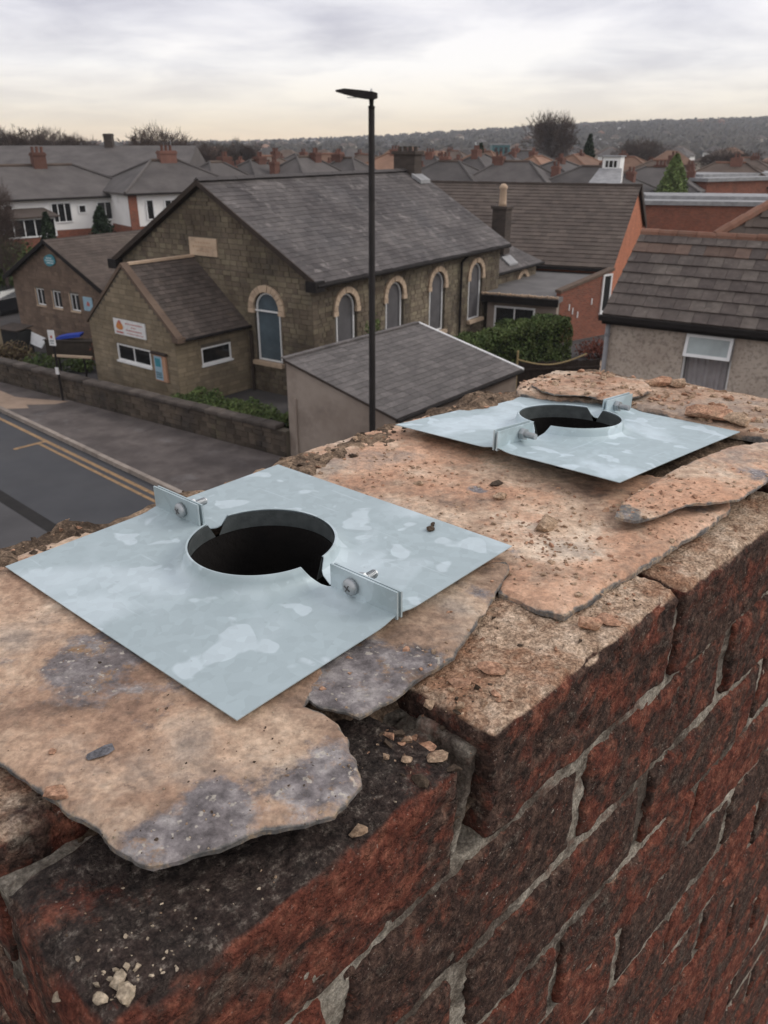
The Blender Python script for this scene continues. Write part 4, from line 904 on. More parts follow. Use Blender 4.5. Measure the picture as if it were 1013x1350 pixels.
# date stone
mb = MB(); mb.span((-5.45, -0.05, 5.40), (-4.10, 0.0, 6.0)); ds = mb.build('date_stone', 'dressed_stone', chapel)
mb = MB()
for z_, a, b_ in ((5.84, -5.15, -4.42), (5.70, -5.28, -4.30), (5.56, -5.10, -4.48)):
    x_ = a
    while x_ < b_:
        L = random.uniform(0.05, 0.14); mb.span((x_, -0.054, z_ - 0.03), (x_ + L, -0.0495, z_ + 0.03)); x_ += L + 0.045
stuff(mb.build('worn_lettering', 'tan_fragment', ds))
# ventilation slit and low opening in the gable wall by the corner
mb = MB(); mb.span((-0.75, -0.03, 1.9), (-0.30, 0.02, 2.25)); mb.build('vent_opening', 'black_paint', chapel)
# big dark stack on the ridge at the far end
mb = MB(); mb.span((-CW / 2 - 0.62, 12.55, CR - 0.5), (-CW / 2 + 0.50, 13.15, 8.52)); st_ = mb.build('chimney', 'brick_dark', chapel)
mb = MB(); mb.span((-CW / 2 - 0.70, 12.47, 8.52), (-CW / 2 + 0.58, 13.23, 8.66)); mb.build('cap', 'brick_dark', st_)
for k in range(4):
    mb = MB(); mb.lathe([(0.10, 0), (0.09, 0.16), (0.11, 0.18), (0.10, 0.20)], (-CW / 2 - 0.48 + 0.28 * k, 12.85, 8.65), 10); mb.build('chimney_pot', 'brick_dark', st_)
mb = MB(); mb.extrude([(-CW / 2 + 0.45, 12.4, CR - 0.1), (-CW / 2 + 0.95, 12.4, CR - 0.36), (-CW / 2 + 0.95, 12.4, CR - 0.20), (-CW / 2 + 0.45, 12.4, CR + 0.06)], (0, 0.8, 0)); mb.build('flashing', 'lead', st_)

# ================================================================== PORCH in front of the chapel gable
porch = thing('porch', 'small stone gabled porch with a white signboard in front of the chapel', 'building', (-7.53, 28.82, 0), R(-38.5))
PW, PL, PE, PR = 5.3, 3.9, 2.62, 4.85
pf_ops = [(PW - 3.62, PW - 1.53, 1.30, 1.95)]; ps_ops = [(1.16, 2.60, 1.40, 2.04)]
mb = MB(); wall_panel(mb, (-PW, 0, 0), X, -Y, PW, 0, PE, pf_ops); wall_panel(mb, (0, 0, 0), Y, X, PL, 0, PE, ps_ops); wall_panel(mb, (-PW, PL, 0), -Y, -X, PL, 0, PE)
mb.add([(0, 0, PE), (-PW, 0, PE), (-PW / 2, 0, PR)], [(0, 1, 2)]); mb.build('wall', 'stone_joint', porch, recalc=False)
mb = MB(); stones(mb, (-PW, 0, 0), X, -Y, PW, 0, PE, pf_ops, 0.17, (0.25, 0.6), 0.014, seed=12, gap=0.010); stones(mb, (0, 0, 0), Y, X, PL, 0, PE, ps_ops, 0.17, (0.25, 0.6), 0.014, seed=13, gap=0.010)
plim = lambda z: ((z - PE) / (PR - PE) * PW / 2 + 0.02, PW - (z - PE) / (PR - PE) * PW / 2 - 0.02)
stones(mb, (-PW, 0, 0), X, -Y, PW, PE, PR - 0.12, (), 0.17, (0.25, 0.6), 0.014, lim=plim, seed=14, gap=0.010); stuff(mb.build('wall_stones', 'stone_porch', porch))
mb = MB(); gable_roof_slab(mb, -PW, 0, 0.24, PL + 0.9, PE - 0.02, PR - 0.02, th=0.07, ov=0.18); prf = mb.build('roof', 'dark_wood', porch)
psl = math.hypot(PW / 2, PR - PE); pv_ = V((-PW / 2, 0, PR - PE)).normalized(); pn_ = V((PR - PE, 0, PW / 2)).normalized()
pv2 = V((PW / 2, 0, PR - PE)).normalized(); pn2 = V((-(PR - PE), 0, PW / 2)).normalized()
mb = MB(); tiles(mb, V((0, 0.26, PE)) - pv_ * 0.24 + pn_ * 0.055, Y, pv_, pn_, PL + 0.6, psl + 0.26, 0.27, 0.20, 0.022, seed=15); tiles(mb, V((-PW, 0.26, PE)) - pv2 * 0.24 + pn2 * 0.055, Y, pv2, pn2, PL + 0.6, psl + 0.26, 0.27, 0.20, 0.022, seed=16)
stuff(mb.build('roof_tiles', 'tile_dark', prf))
for (a, b_) in (((0.16, 0, PE - 0.10), (-PW / 2, 0, PR + 0.02)), ((-PW - 0.16, 0, PE - 0.10), (-PW / 2, 0, PR + 0.02))):
    a, b_ = V(a), V(b_); nseg = 7
    for i in range(nseg):
        p, q = a + (b_ - a) * (i / nseg), a + (b_ - a) * ((i + 0.985) / nseg); cm_ = MB(); cm_.extrude([p + V((0, -0.05, 0)), q + V((0, -0.05, 0)), q + V((0, -0.05, 0.15)), p + V((0, -0.05, 0.15))], (0, 0.30, 0)); cm_.build('gable_coping', 'stone_brown', porch)
mb = MB(); mb.box((0.12, 0.1, PE - 0.06), (0.34, 0.36, 0.18)); mb.build('kneeler', 'stone_brown', porch)
mb = MB(); mb.span((-PW / 2 - 0.10, 0.26, PR + 0.06), (-PW / 2 + 0.10, PL + 0.2, PR + 0.15)); mb.build('ridge', 'pot_buff', prf)
mb = MB(); mb.tube([(0.24, 0.2, PE - 0.10), (0.24, PL, PE - 0.10)], 0.06, 8); mb.build('gutter', 'black_paint', porch)
rect_window(porch, (-3.62, 0, 1.30), X, -Y, 2.09, 0.65, 0.06, -0.06, (0.5,)); rect_window(porch, (0, 1.16, 1.40), Y, X, 1.44, 0.64, 0.06, -0.06, ())
mb = MB(); mb.tube([(0.10, PL - 0.12, PE - 0.1), (0.10, PL - 0.12, 0)], 0.05, 8); mb.build('downpipe', 'dark_wood', porch)
mb = MB(); mb.span((-3.75, -0.04, 1.98), (-1.42, 0.0, 2.10)); mb.build('lintel', 'stone_porch', porch)
# painted board over the window: orange emblem and lines of small red lettering
sg = MB(); sg.span((-3.55, -0.065, 2.34), (-1.60, -0.03, 2.93)); sgo = sg.build('sign_board', 'sign_white', porch)
mb = MB(); mb.extrude([(-3.40 + 0.22 + 0.22 * math.cos(t), -0.0655, 2.62 + (0.20 if math.sin(t) > 0 else 0.10) * math.sin(t)) for t in [k * 6.283 / 20 for k in range(20)]], (0, -0.004, 0)); mb.build('sign_emblem', 'orange_ink', sgo)
mb = MB(); mb.span((-3.42, -0.0705, 2.40), (-2.98, -0.0665, 2.46)); mb.extrude([(-3.28, -0.0705, 2.83), (-3.16, -0.0705, 2.90), (-3.06, -0.0705, 2.82), (-3.10, -0.0705, 2.70)], (0, -0.002, 0)); mb.build('sign_emblem', 'red_ink', sgo)
mb = MB()
for z_, a, b_, hh in ((2.80, -2.80, -1.75, 0.045), (2.68, -2.45, -2.15, 0.035), (2.56, -2.80, -1.85, 0.05), (2.44, -2.75, -1.80, 0.03)):
    x_ = a
    while x_ < b_:
        L = random.uniform(0.03, 0.09); mb.span((x_, -0.069, z_ - hh / 2), (x_ + L, -0.0653, z_ + hh / 2)); x_ += L + 0.03
stuff(mb.build('sign_lettering', 'red_ink', sgo))
nb = MB(); nb.span((-1.24, -0.10, 0.90), (-0.55, -0.02, 1.90)); nbo = nb.build('notice_board', 'brick_fragment', porch)
mb = MB(); mb.span((-1.20, -0.108, 0.95), (-0.76, -0.10, 1.84)); mb.build('poster', 'sign_blue', nbo)
mb = MB(); mb.span((-1.16, -0.111, 1.45), (-0.84, -0.109, 1.76)); mb.build('poster_picture', 'sign_teal', nbo)
mb = MB()
for z_ in (1.05, 1.14, 1.22):
    for q in range(5): mb.span((-1.15 + q * 0.07, -0.111, z_ - 0.03), (-1.10 + q * 0.07, -0.109, z_ + 0.03))
stuff(mb.build('poster_lettering', 'dark_ink', nbo))
mb = MB(); mb.span((-1.34, -0.16, 1.90), (-0.47, 0.0, 1.98)); mb.build('board_hood', 'dark_wood', nbo)

# ================================================================== LEFT ANNEX
ann = thing('annex_hall', 'brown stone gabled annex with three narrow windows left of the chapel', 'building', (-13.0, 37.85, 0), R(-35))
AW, AL, AE, AR = 7.06, 9.0, 3.0, 4.75
aops = [(AW - c - 0.34, AW - c + 0.34, 1.66, 2.46) for c in (4.88, 3.53, 2.13)]
mb = MB(); wall_panel(mb, (-AW, 0, 0), X, -Y, AW, 0, AE, aops); wall_panel(mb, (0, 0, 0), Y, X, AL, 0, AE); wall_panel(mb, (-AW, AL, 0), -Y, -X, AL, 0, AE); mb.add([(0, 0, AE), (-AW, 0, AE), (-AW / 2, 0, AR)], [(0, 1, 2)]); mb.build('wall', 'stone_joint', ann, recalc=False)
mb = MB(); stones(mb, (-AW, 0, 0), X, -Y, AW, 0, AE, aops, 0.16, (0.22, 0.5), 0.014, seed=22, gap=0.01); alim = lambda z: ((z - AE) / (AR - AE) * AW / 2 + 0.02, AW - (z - AE) / (AR - AE) * AW / 2 - 0.02)
stones(mb, (-AW, 0, 0), X, -Y, AW, AE, AR - 0.1, (), 0.16, (0.22, 0.5), 0.014, lim=alim, seed=23, gap=0.01); stones(mb, (0, 0, 0), Y, X, AL, 0, AE, (), 0.16, (0.22, 0.5), 0.014, seed=24); stuff(mb.build('wall_stones', 'stone_brown', ann))
mb = MB(); gable_roof_slab(mb, -AW, 0, -0.25, AL, AE, AR + 0.02, th=0.10, ov=0.40); arf = mb.build('roof', 'dark_wood', ann)
asl = math.hypot(AW / 2, AR - AE); av = V((-AW / 2, 0, AR - AE)).normalized(); an_ = V((AR - AE, 0, AW / 2)).normalized(); av2 = V((AW / 2, 0, AR - AE)).normalized(); an2 = V((-(AR - AE), 0, AW / 2)).normalized()
mb = MB(); tiles(mb, V((0, -0.27, AE)) - av * 0.46 + an_ * 0.10, Y, av, an_, AL + 0.27, asl + 0.5, 0.30, 0.22, 0.014, seed=25, jit=0.005); tiles(mb, V((-AW, -0.27, AE)) - av2 * 0.46 + an2 * 0.10, Y, av2, an2, AL + 0.27, asl + 0.5, 0.30, 0.22, 0.014, seed=26); stuff(mb.build('roof_slates', 'tile_brown', arf))
for sx in (0, 1):
    mb = MB(); e0 = V((0.42 if sx else -AW - 0.42, -0.30, AE - 0.34)); top = V((-AW / 2, -0.30, AR - 0.06)); mb.extrude([e0, top, top + Zk * 0.18, e0 + Zk * 0.20], (0, 0.05, 0)); mb.build('barge_board', 'black_paint', arf)
for c in (4.88, 3.53, 2.13):
    wn = rect_window(ann, (-c - 0.34, 0, 1.66), X, -Y, 0.68, 0.80, 0.05, -0.10, (0.5,), pane='glass_dark', sillm='dressed_stone')
    mb = MB(); mb.span((-c - 0.40, -0.02, 1.66), (-c - 0.33, 0.0, 2.46)); mb.build('jamb', 'dressed_stone', wn)
tg = MB(); tg.extrude([(-3.56 + 0.46 * math.cos(t), -0.035, 3.90 + (0.27 + 0.05 * math.sin(2 * t)) * math.sin(t)) for t in [k * 6.283 / 18 for k in range(18)]], (0, -0.03, 0)); tgo = tg.build('sign_board', 'sign_teal', ann)
mb = MB()
for z_, a, b_ in ((4.00, -3.80, -3.36), (3.89, -3.90, -3.22), (3.78, -3.82, -3.34)):
    x_ = a
    while x_ < b_: L = random.uniform(0.05, 0.12); mb.span((x_, -0.069, z_ - 0.035), (x_ + L, -0.0655, z_ + 0.035)); x_ += L + 0.03
stuff(mb.build('sign_lettering', 'pale_ink', tgo))
pg = MB(); pg.span((-1.43, -0.05, 1.78), (-0.75, -0.02, 2.42)); pgo = pg.build('poster_board', 'sign_blue', ann)
mb = MB(); hullm = mb.extrude([(-1.20, -0.0505, 2.02), (-0.98, -0.0505, 2.0), (-0.95, -0.0505, 2.12), (-1.06, -0.0505, 2.24), (-1.16, -0.0505, 2.16)], (0, -0.004, 0)); mb.build('poster_picture', 'red_ink', pgo)

# ================================================================== GARAGE
gar = thing('garage', 'rendered garage with a single sloping slate roof in front of the chapel', 'garage', (-3.03, 23.76, 0), R(-38.6))
GW, GL, GR, GE = 4.32, 6.81, 3.12, 2.12
mb = MB(); mb.extrude([(0.05, 0.08, 0), (GW - 0.1, 0.08, 0), (GW - 0.1, 0.08, GE - 0.02), (0.05, 0.08, GR - 0.06)], (0, GL - 0.2, 0)); mb.build('wall', 'render_garage', gar)
gv = V((-GW, 0, GR - GE)).normalized(); gn = V((GR - GE, 0, GW)).normalized(); gsl = math.hypot(GW, GR - GE)
mb = MB(); mb.extrude([(GW, 0, GE - 0.07), (0, 0, GR - 0.07), (0, 0, GR - 0.005), (GW, 0, GE - 0.005)], (0, GL, 0)); grf = mb.build('roof', 'dark_wood', gar)
rows, cols = 17, 17; tw, gg = GL / cols, gsl / rows; rg = random.Random(31)
tm = []
for q in range(3):
    mb = MB(); j = [rg.uniform(-0.006, 0.006) for _ in range(6)]
    mb.add([(0.003, j[0], -0.006), (tw - 0.003, j[1], -0.006), (tw - 0.003, gg * 1.15, 0.004), (0.003, gg * 1.15, 0.004), (0.003, j[0], 0.016), (tw - 0.003, j[1], 0.016)], [(4, 5, 2, 3), (0, 1, 5, 4), (0, 4, 3), (1, 2, 5)]); tm.append(mb.mesh('roof_slate', 'slate_garage'))
gm_ = Matrix((Y, gv, gn)).transposed().to_euler()
for r_ in range(rows):
    for c_ in range(cols):
        p = V((GW, 0, GE)) + Y * (c_ * tw + (0.0 if r_ % 2 == 0 else 0.0)) + gv * (r_ * gg)
        link('roof_slate', tm[(r_ * 7 + c_ * 3) % 3], grf, p, (gm_.x + rg.uniform(-0.012, 0.012), gm_.y + rg.uniform(-0.006, 0.006), gm_.z))
mb = MB(); mb.extrude([(GW + 0.04, GL, GE - 0.09), (-0.02, GL, GR - 0.09), (-0.02, GL, GR + 0.03), (GW + 0.04, GL, GE + 0.03)], (0, 0.09, 0)); mb.build('verge_trim', 'white_upvc', grf)
mb = MB(); mb.tube([(GW + 0.05, -0.02, GE - 0.06), (GW + 0.05, GL, GE - 0.06)], 0.06, 8); mb.build('gutter', 'black_paint', gar)
mb = MB(); mb.span((0.36, 0.02, 0.0), (0.44, 0.079, 1.95)); mb.build('cover_strip', 'render_garage', gar)
mb = MB(); mb.span((-0.08, 0, 0), (0.10, 0.44, 0.048)); rme = mb.mesh('ridge_tile', 'slate_garage')
for i in range(15): link('ridge_tile', rme, grf, (0, i * 0.452, GR + 0.002))

# ================================================================== STREET LAMP
lp = thing('street_lamp', 'tall black street lamp with a flat lantern head', 'street lamp', (-0.315, 20.5, 0.1), 0)
mb = MB(); mb.tube([(0, 0, -0.3), (0, 0, 1.3)], 0.105, 14); mb.build('base', 'black_paint', lp, smooth=True)
mb = MB(); mb.tube([(0, 0, 1.3), (0, 0, 1.36), (0.03, 0, 9.62)], [0.105, 0.088, 0.072], 14); mb.tube([(0.03, 0, 9.60), (0.03, 0, 9.66)], 0.078, 14); mb.build('pole', 'black_paint', lp, smooth=True)
mb = MB(); mb.tube([(0.03, 0, 9.62), (0.03, 0, 9.86)], [0.045, 0.065], 12); mb.build('spigot', 'black_paint', lp, smooth=True)
mb = MB(); sec = [(0.17, 0.07, 0.10, 9.87), (0.06, 0.13, 0.16, 9.87), (-0.25, 0.17, 0.15, 9.905), (-0.58, 0.15, 0.11, 9.955), (-0.78, 0.07, 0.03, 9.965)]
vs = []
for (x_, hw, hh, zc) in sec: vs += [(x_, -hw, zc - hh * 0.55), (x_, hw, zc - hh * 0.55), (x_, hw * 0.75, zc + hh * 0.5), (x_, -hw * 0.75, zc + hh * 0.5)]
fs = [(0, 1, 2, 3), (16, 17, 18, 19)] + [(4 * i + k, 4 * i + (k + 1) % 4, 4 * i + 4 + (k + 1) % 4, 4 * i + 4 + k) for i in range(4) for k in range(4)]
mb.add(vs, fs); lh = mb.build('lantern_head', 'black_paint', lp)
mb = MB(); mb.lathe([(0.055, 0), (0.055, 0.03), (0.03, 0.05), (0.018, 0.11)], (0.03, 0, 9.90), 12); mb.build('photocell', 'white_sheet', lh)
mb = MB(); mb.span((-0.52, -0.10, 9.825), (-0.10, 0.10, 9.833)); mb.build('lens', 'glass_frost', lh)

# ================================================================== BUS STOP POLE
bs = thing('bus_stop_pole', 'slim dark pole with a white flag sign on the pavement by the low wall', 'sign', (-12.2, 29.55, 0.1), R(-20))
mb = MB(); mb.tube([(0, 0, -0.05), (0, 0, 2.62)], 0.042, 10); mb.build('pole', 'black_paint', bs)
mb = MB(); mb.span((-0.14, -0.05, 2.10), (0.14, -0.02, 2.66)); fg = mb.build('flag', 'sign_white', bs)
mb = MB(); mb.extrude([(0.055 * math.cos(t), -0.0505, 2.42 + 0.055 * math.sin(t)) for t in [k * 6.283 / 14 for k in range(14)]], (0, -0.003, 0)); mb.build('red_roundel', 'red_ink', fg)
mb = MB(); mb.span((-0.09, -0.053, 2.25), (0.09, -0.0505, 2.29)); mb.span((-0.08, -0.053, 2.17), (0.07, -0.0505, 2.20)); mb.build('flag_lettering', 'dark_ink', fg)
mb = MB(); mb.span((-0.07, -0.06, 1.02), (0.07, -0.03, 1.28)); mb.build('timetable_case', 'sign_white', bs)

# ------------------------------------------------------------------ handrail by the porch steps
hr = thing('handrail', 'black metal handrail beside the porch', 'railing', (-13.3, 32.55, 0), R(-12))
for x_ in (0.0, 1.12):
    mb = MB(); mb.tube([(x_, 0, 0), (x_, 0, 1.05)], 0.04, 8); mb.build('post', 'black_paint', hr)
mb = MB(); mb.span((-0.25, -0.06, 1.04), (1.5, 0.06, 1.12)); mb.build('rail', 'dressed_stone', hr)
sheet('step', [(-12.6, 32.05, 0.02), (-11.75, 32.0, 0.02), (-11.65, 32.6, 0.02), (-12.1, 32.6, 0.02)], 'pavement_tan')
bpy.data.objects['step'].parent = hr; bpy.data.objects['step'].matrix_parent_inverse = Matrix.Translation((-13.3, 32.55, 0)).inverted() if False else (Matrix.Translation((-13.3, 32.55, 0)) @ Matrix.Rotation(R(-12), 4, 'Z')).inverted()
# ================================================================== PEBBLE-DASHED HOUSE on the right
rh = thing('rendered_house', 'tan pebble-dashed house with a concrete tiled roof at the right edge', 'house', (5.21, 19.17, 0), R(-32))
HE, HR, HD, HW = 5.42, 6.90, 2.26, 9.0
hops = [(1.90, 2.95, 3.72, 5.13)]
mb = MB(); wall_panel(mb, (0.05, 0, 0), X, -Y, HW, 0, HE, [(o[0] - 0.05, o[1] - 0.05, o[2], o[3]) for o in hops], 0.14)
mb.add([(0.05, 0, 0), (0.05, 5.0, 0), (0.05, 5.0, HE), (0.05, HD, HR), (0.05, 0, HE)], [(0, 1, 2, 3, 4)]); mb.build('wall', 'render_tan', rh, recalc=False)
hv = V((0, HD, HR - HE)).normalized(); hn = V((0, -(HR - HE), HD)).normalized(); hsl = math.hypot(HD, HR - HE)
mb = MB(); mb.extrude([(0, -0.2, HE - 0.13), (0, HD, HR), (0, HD, HR + 0.06), (0, -0.2, HE - 0.07)], (HW, 0, 0)); mb.extrude([(0, HD, HR), (0, 5.2, HE - 0.5), (0, 5.2, HE - 0.44), (0, HD, HR + 0.06)], (HW, 0, 0)); hrf = mb.build('roof', 'dark_wood', rh)
rows = 8; gg = (hsl + 0.24) / rows; tw = 0.335; hm = Matrix((X, hv, hn)).transposed().to_euler(); rg = random.Random(41)
def tilemesh(mat, q):
    mb = MB(); j = [rg.uniform(-0.006, 0.006) for _ in range(4)]
    mb.add([(0.004, j[0], -0.01), (tw - 0.004, j[1], -0.01), (tw - 0.004, gg * 1.12, 0.004), (0.004, gg * 1.12, 0.004), (0.004, j[0], 0.038), (tw - 0.004, j[1], 0.038)], [(4, 5, 2, 3), (0, 1, 5, 4), (0, 4, 3), (1, 2, 5)]); return mb.mesh('roof_tile', mat)
tmc = [tilemesh('tile_concrete', q) for q in range(3)]; tmr = [tilemesh('tile_rust', q) for q in range(2)]
tw /= 2; half_t = tilemesh('tile_concrete', 0); tw *= 2
for r_ in range(rows):
    for c_ in range(27):
        p = V((0.0, -0.22, HE - 0.085)) + X * ((c_ - 0.5) * tw if r_ % 2 and c_ else c_ * tw) + hv * (r_ * gg) + hn * 0.03
        me = half_t if (r_ % 2 and c_ == 0) else tmr[c_ % 2] if (r_ == 6 and rg.random() < 0.85) else tmc[rg.randrange(3)]
        link('roof_tile', me, hrf, p, (hm.x + rg.uniform(-0.014, 0.014), hm.y + rg.uniform(-0.008, 0.008), hm.z + rg.uniform(-0.006, 0.006)))
mb = MB(); mb.tube([(0, 0, 0), (0.44, 0, 0)], 0.12, 10); rme = mb.mesh('ridge_tile', 'terracotta')
for i in range(19): link('ridge_tile', rme, hrf, (0.0 + i * 0.45, HD, HR + 0.05 + rg.uniform(-0.008, 0.008)), (0, rg.uniform(-0.02, 0.02), 0))
mb = MB(); mb.span((-0.05, -0.33, HE - 0.19), (HW, -0.20, HE - 0.07)); mb.build('gutter', 'black_paint', rh)
mb = MB(); mb.span((0, -0.2, HE - 0.28), (HW, -0.01, HE - 0.14)); mb.build('fascia', 'black_paint', rh)
mb = MB(); mb.tube([(0.14, -0.10, HE - 0.2), (0.14, -0.10, 0)], 0.055, 10); mb.build('downpipe', 'grey_metal', rh, smooth=True)
for z_ in (4.85, 3.2, 1.4):
    mb = MB(); mb.tube([(0.14, -0.10, z_), (0.14, -0.10, z_ + 0.07)], 0.068, 10); mb.build('pipe_bracket', 'grey_metal', rh)
mb = MB(); mb.extrude([(1.62, -0.035, 5.17), (3.26, -0.035, 5.17), (3.20, -0.035, 5.32), (1.68, -0.035, 5.32)], (0, 0.034, 0)); mb.build('lintel', 'render_cream', rh)
wn = rect_window(rh, (1.90, 0, 3.72), X, -Y, 1.05, 1.41, 0.045, -0.13, (), pane='glass_clear', sill=True)
tl = MB(); th_ = 0.30; top = V((1.93, -0.02, 5.09))
def pt(a, b_, d=0.0): return top + X * a + V((0, -math.sin(th_), -math.cos(th_))) * b_ + V((0, -math.cos(th_), math.sin(th_))) * d
for (a0, a1, b0, b1) in ((0, 1.0, 0, 0.065), (0, 1.0, 0.43, 0.50), (0, 0.065, 0.065, 0.43), (0.935, 1.0, 0.065, 0.43)):
    tl.add([pt(a, b_, d) for d in (0.0, 0.055) for (a, b_) in ((a0, b0), (a1, b0), (a1, b1), (a0, b1))], [(0, 1, 2, 3), (4, 5, 6, 7), (0, 1, 5, 4), (1, 2, 6, 5), (2, 3, 7, 6), (3, 0, 4, 7)])
tlo = tl.build('open_top_light', 'white_upvc', wn); tm_ = MB(); tm_.add([pt(a, b_, 0.02) for (a, b_) in ((0.06, 0.06), (0.94, 0.06), (0.94, 0.44), (0.06, 0.44))], [(0, 1, 2, 3)]); tm_.build('pane', 'glass_frost', tlo, recalc=False)
cm_ = MB(); nP = 60; vs = []
for i in range(nP + 1):
    x_ = 1.95 + 0.95 * i / nP; y_ = 0.20 + 0.03 * math.sin(i * 0.75) + 0.012 * math.sin(i * 1.9); vs += [(x_, y_, 3.74), (x_, y_, 5.08)]
cm_.add(vs, [(2 * i, 2 * i + 2, 2 * i + 3, 2 * i + 1) for i in range(nP)]); cm_.build('curtain', 'curtain', wn, smooth=True, recalc=False)
rm = MB(); rm.span((1.85, 0.35, 3.6), (3.0, 0.40, 5.2)); rm.build('room_back', 'dark_wood', wn)
# main block behind with a hipped roof of the same tiles
mb = MB(); mb.span((2.0, 2.45, 0), (11, 8.8, HR + 0.04)); mb.build('main_wall', 'brick_red', rh)
A0, ap0, ap1 = V((1.75, 2.3, HR + 0.05)), V((4.8, 5.6, 9.15)), V((8.4, 5.6, 9.15)); B0 = V((11.2, 2.3, HR + 0.05))
mb = MB(); mb.add([A0, B0, ap1, ap0, V((1.75, 9, HR + 0.05)), V((11.2, 9, HR + 0.05))], [(0, 1, 2, 3), (0, 3, 4), (1, 5, 2), (3, 2, 5, 4), (0, 4, 5, 1)]); mrf = mb.build('main_roof', 'tile_concrete', rh)
fv = V((0, 3.3, 9.15 - HR - 0.05)); fl_ = fv.length; fv.normalize(); fn = X.cross(fv); mt_ = MB()
tiles(mt_, A0 + fn * 0.02, X, fv, fn, 9.4, fl_, 0.335, 0.345, 0.035, seed=43, clip=lambda a, b_: (3.05 * b_ / fl_, 9.45 - 2.8 * b_ / fl_)); stuff(mt_.build('roof_tiles', 'tile_brown', mrf))
hd_ = ap0 - A0; hl = hd_.length
for i in range(int(hl / 0.42)):
    p = A0 + hd_ * (i * 0.42 / hl); q = A0 + hd_ * ((i * 0.42 + 0.41) / hl); mb = MB(); mb.tube([p + Zk * 0.03, q + Zk * 0.05], 0.12, 8); mb.build('hip_tile', 'terracotta', mrf)

# ================================================================== VESTRY, FLAT EXTENSION, BRICK LEAN-TO behind the chapel
ves = thing('vestry', 'low slate hipped vestry with a buff chimney pot behind the chapel', 'building', (-2.62, 29.69, -1.035), R(-34.5)); ves.scale = (1.115,) * 3
y0, y1, ze, zr = CLn + 0.02, 18.5, 3.6, 5.7
mb = MB(); mb.span((-6.0, y0, 0), (-0.45, y1 - 0.2, ze)); mb.build('wall', 'stone_joint', ves)
mb = MB(); stones(mb, (-0.45, y0, 0), Y, X, y1 - 0.2 - y0, 0, ze, [(3.0, 4.0, 1.5, 3.2)], 0.19, (0.24, 0.6), 0.02, seed=51); stuff(mb.build('wall_stones', 'stone', ves))
mb = MB(); E = [V((-0.2, y0, ze)), V((-0.2, y1, ze)), V((-3.3, y0, zr)), V((-3.3, y1 - 3.4, zr)), V((-6.4, y1, ze)), V((-6.4, y0, ze))]
mb.add(E, [(0, 1, 3, 2), (1, 4, 3), (2, 3, 4, 5), (0, 5, 4, 1), (0, 2, 5)]); vrf = mb.build('roof', 'slate', ves)
vvv = V((-3.1, 0, zr - ze)); vl = vvv.length; vvv.normalize(); vn = V((zr - ze, 0, 3.1)).normalized(); mb = MB(); tiles(mb, E[0] + vn * 0.015 - vvv * 0.1, Y, vvv, vn, y1 - y0, vl + 0.1, 0.31, 0.235, 0.014, seed=52, clip=lambda a, b_: (0, y1 - y0 - 3.4 * b_ / (vl + 0.1))); stuff(mb.build('roof_slates', 'slate', vrf))
mb = MB(); mb.tube([(-0.13, y0, ze - 0.08), (-0.13, y1, ze - 0.08)], 0.07, 8); mb.build('gutter', 'black_paint', ves)
am = arch_window(ves, (-0.45, 16.8, 0), Y, X, 0.45, 1.5, 3.15, 'glass_dark', 0.22)
mb = MB(); mb.span((-1.42, 15.15, 4.2), (-0.72, 15.75, 6.2)); vs_ = mb.build('chimney', 'brick_dark', ves); mb = MB(); mb.span((-1.48, 15.09, 6.2), (-0.66, 15.81, 6.32)); mb.build('cap', 'brick_dark', vs_)
mb = MB(); mb.lathe([(0.19, 0), (0.17, 0.15), (0.15, 0.72), (0.19, 0.78), (0.19, 0.86), (0.11, 0.96), (0.08, 0.98)], (-1.07, 15.45, 6.3), 14); mb.build('chimney_pot', 'pot_buff', vs_, smooth=True)
mb = MB(); mb.extrude([(-0.74, 15.0, 4.02), (-0.30, 15.0, 3.72), (-0.30, 15.0, 3.80), (-0.74, 15.0, 4.12)], (0, 0.9, 0)); mb.build('flashing', 'lead', vs_)

fe = thing('flat_roof_extension', 'flat-roofed extension with a black fascia between the chapel and the brick lean-to', 'building', (5.13, 40.5, -0.72), R(-25)); fe.scale = (1.08,) * 3
mb = MB(); mb.extrude([(0, 0, 0), (3.2, 0, 0), (3.4, 8, 0), (-0.6, 8, 0)], (0, 0, 2.55)); mb.build('wall', 'render_garage', fe)
mb = MB(); mb.extrude([(-0.2, -0.25, 2.55), (3.3, -0.25, 2.55), (3.5, 8.2, 2.55), (-0.8, 8.2, 2.55)], (0, 0, 0.22)); ff = mb.build('roof', 'felt', fe)
mb = MB(); mb.span((-0.22, -0.31, 2.42), (3.32, -0.255, 2.72)); mb.build('fascia', 'black_paint', ff)
mb = MB(); rg = random.Random(8)
for i in range(46): mb.box((-0.2 + i * 0.077, -0.24 + rg.uniform(-0.05, 0.05), 2.79 + rg.uniform(0, 0.03)), (0.055, 0.14, 0.05 + rg.random() * 0.05), rg.uniform(-0.5, 0.5))
stuff(mb.build('roof_edge_stones', 'pot_buff', ff))
rect_window(fe, (0.35, 0, 1.25), X, -Y, 1.9, 1.0, 0.08, -0.01, (0.5,))
le = thing('brick_lean_to', 'red brick lean-to with a sloping coping beside the hedge', 'building', (8.48, 39.42, -0.72), R(36)); le.scale = (1.08,) * 3
mb = MB(); mb.extrude([(0, 0, 0), (3.4, 0, 0), (3.4, 0, 3.62), (0, 0, 2.95)], (0, 0.24, 0)); mb.extrude([(0.0, 0.25, 0), (3.4, 0.25, 0), (3.4, 0.25, 2.6), (0.0, 0.25, 2.6)], (0, 4.5, 0)); mb.build('wall', 'brick_red', le)
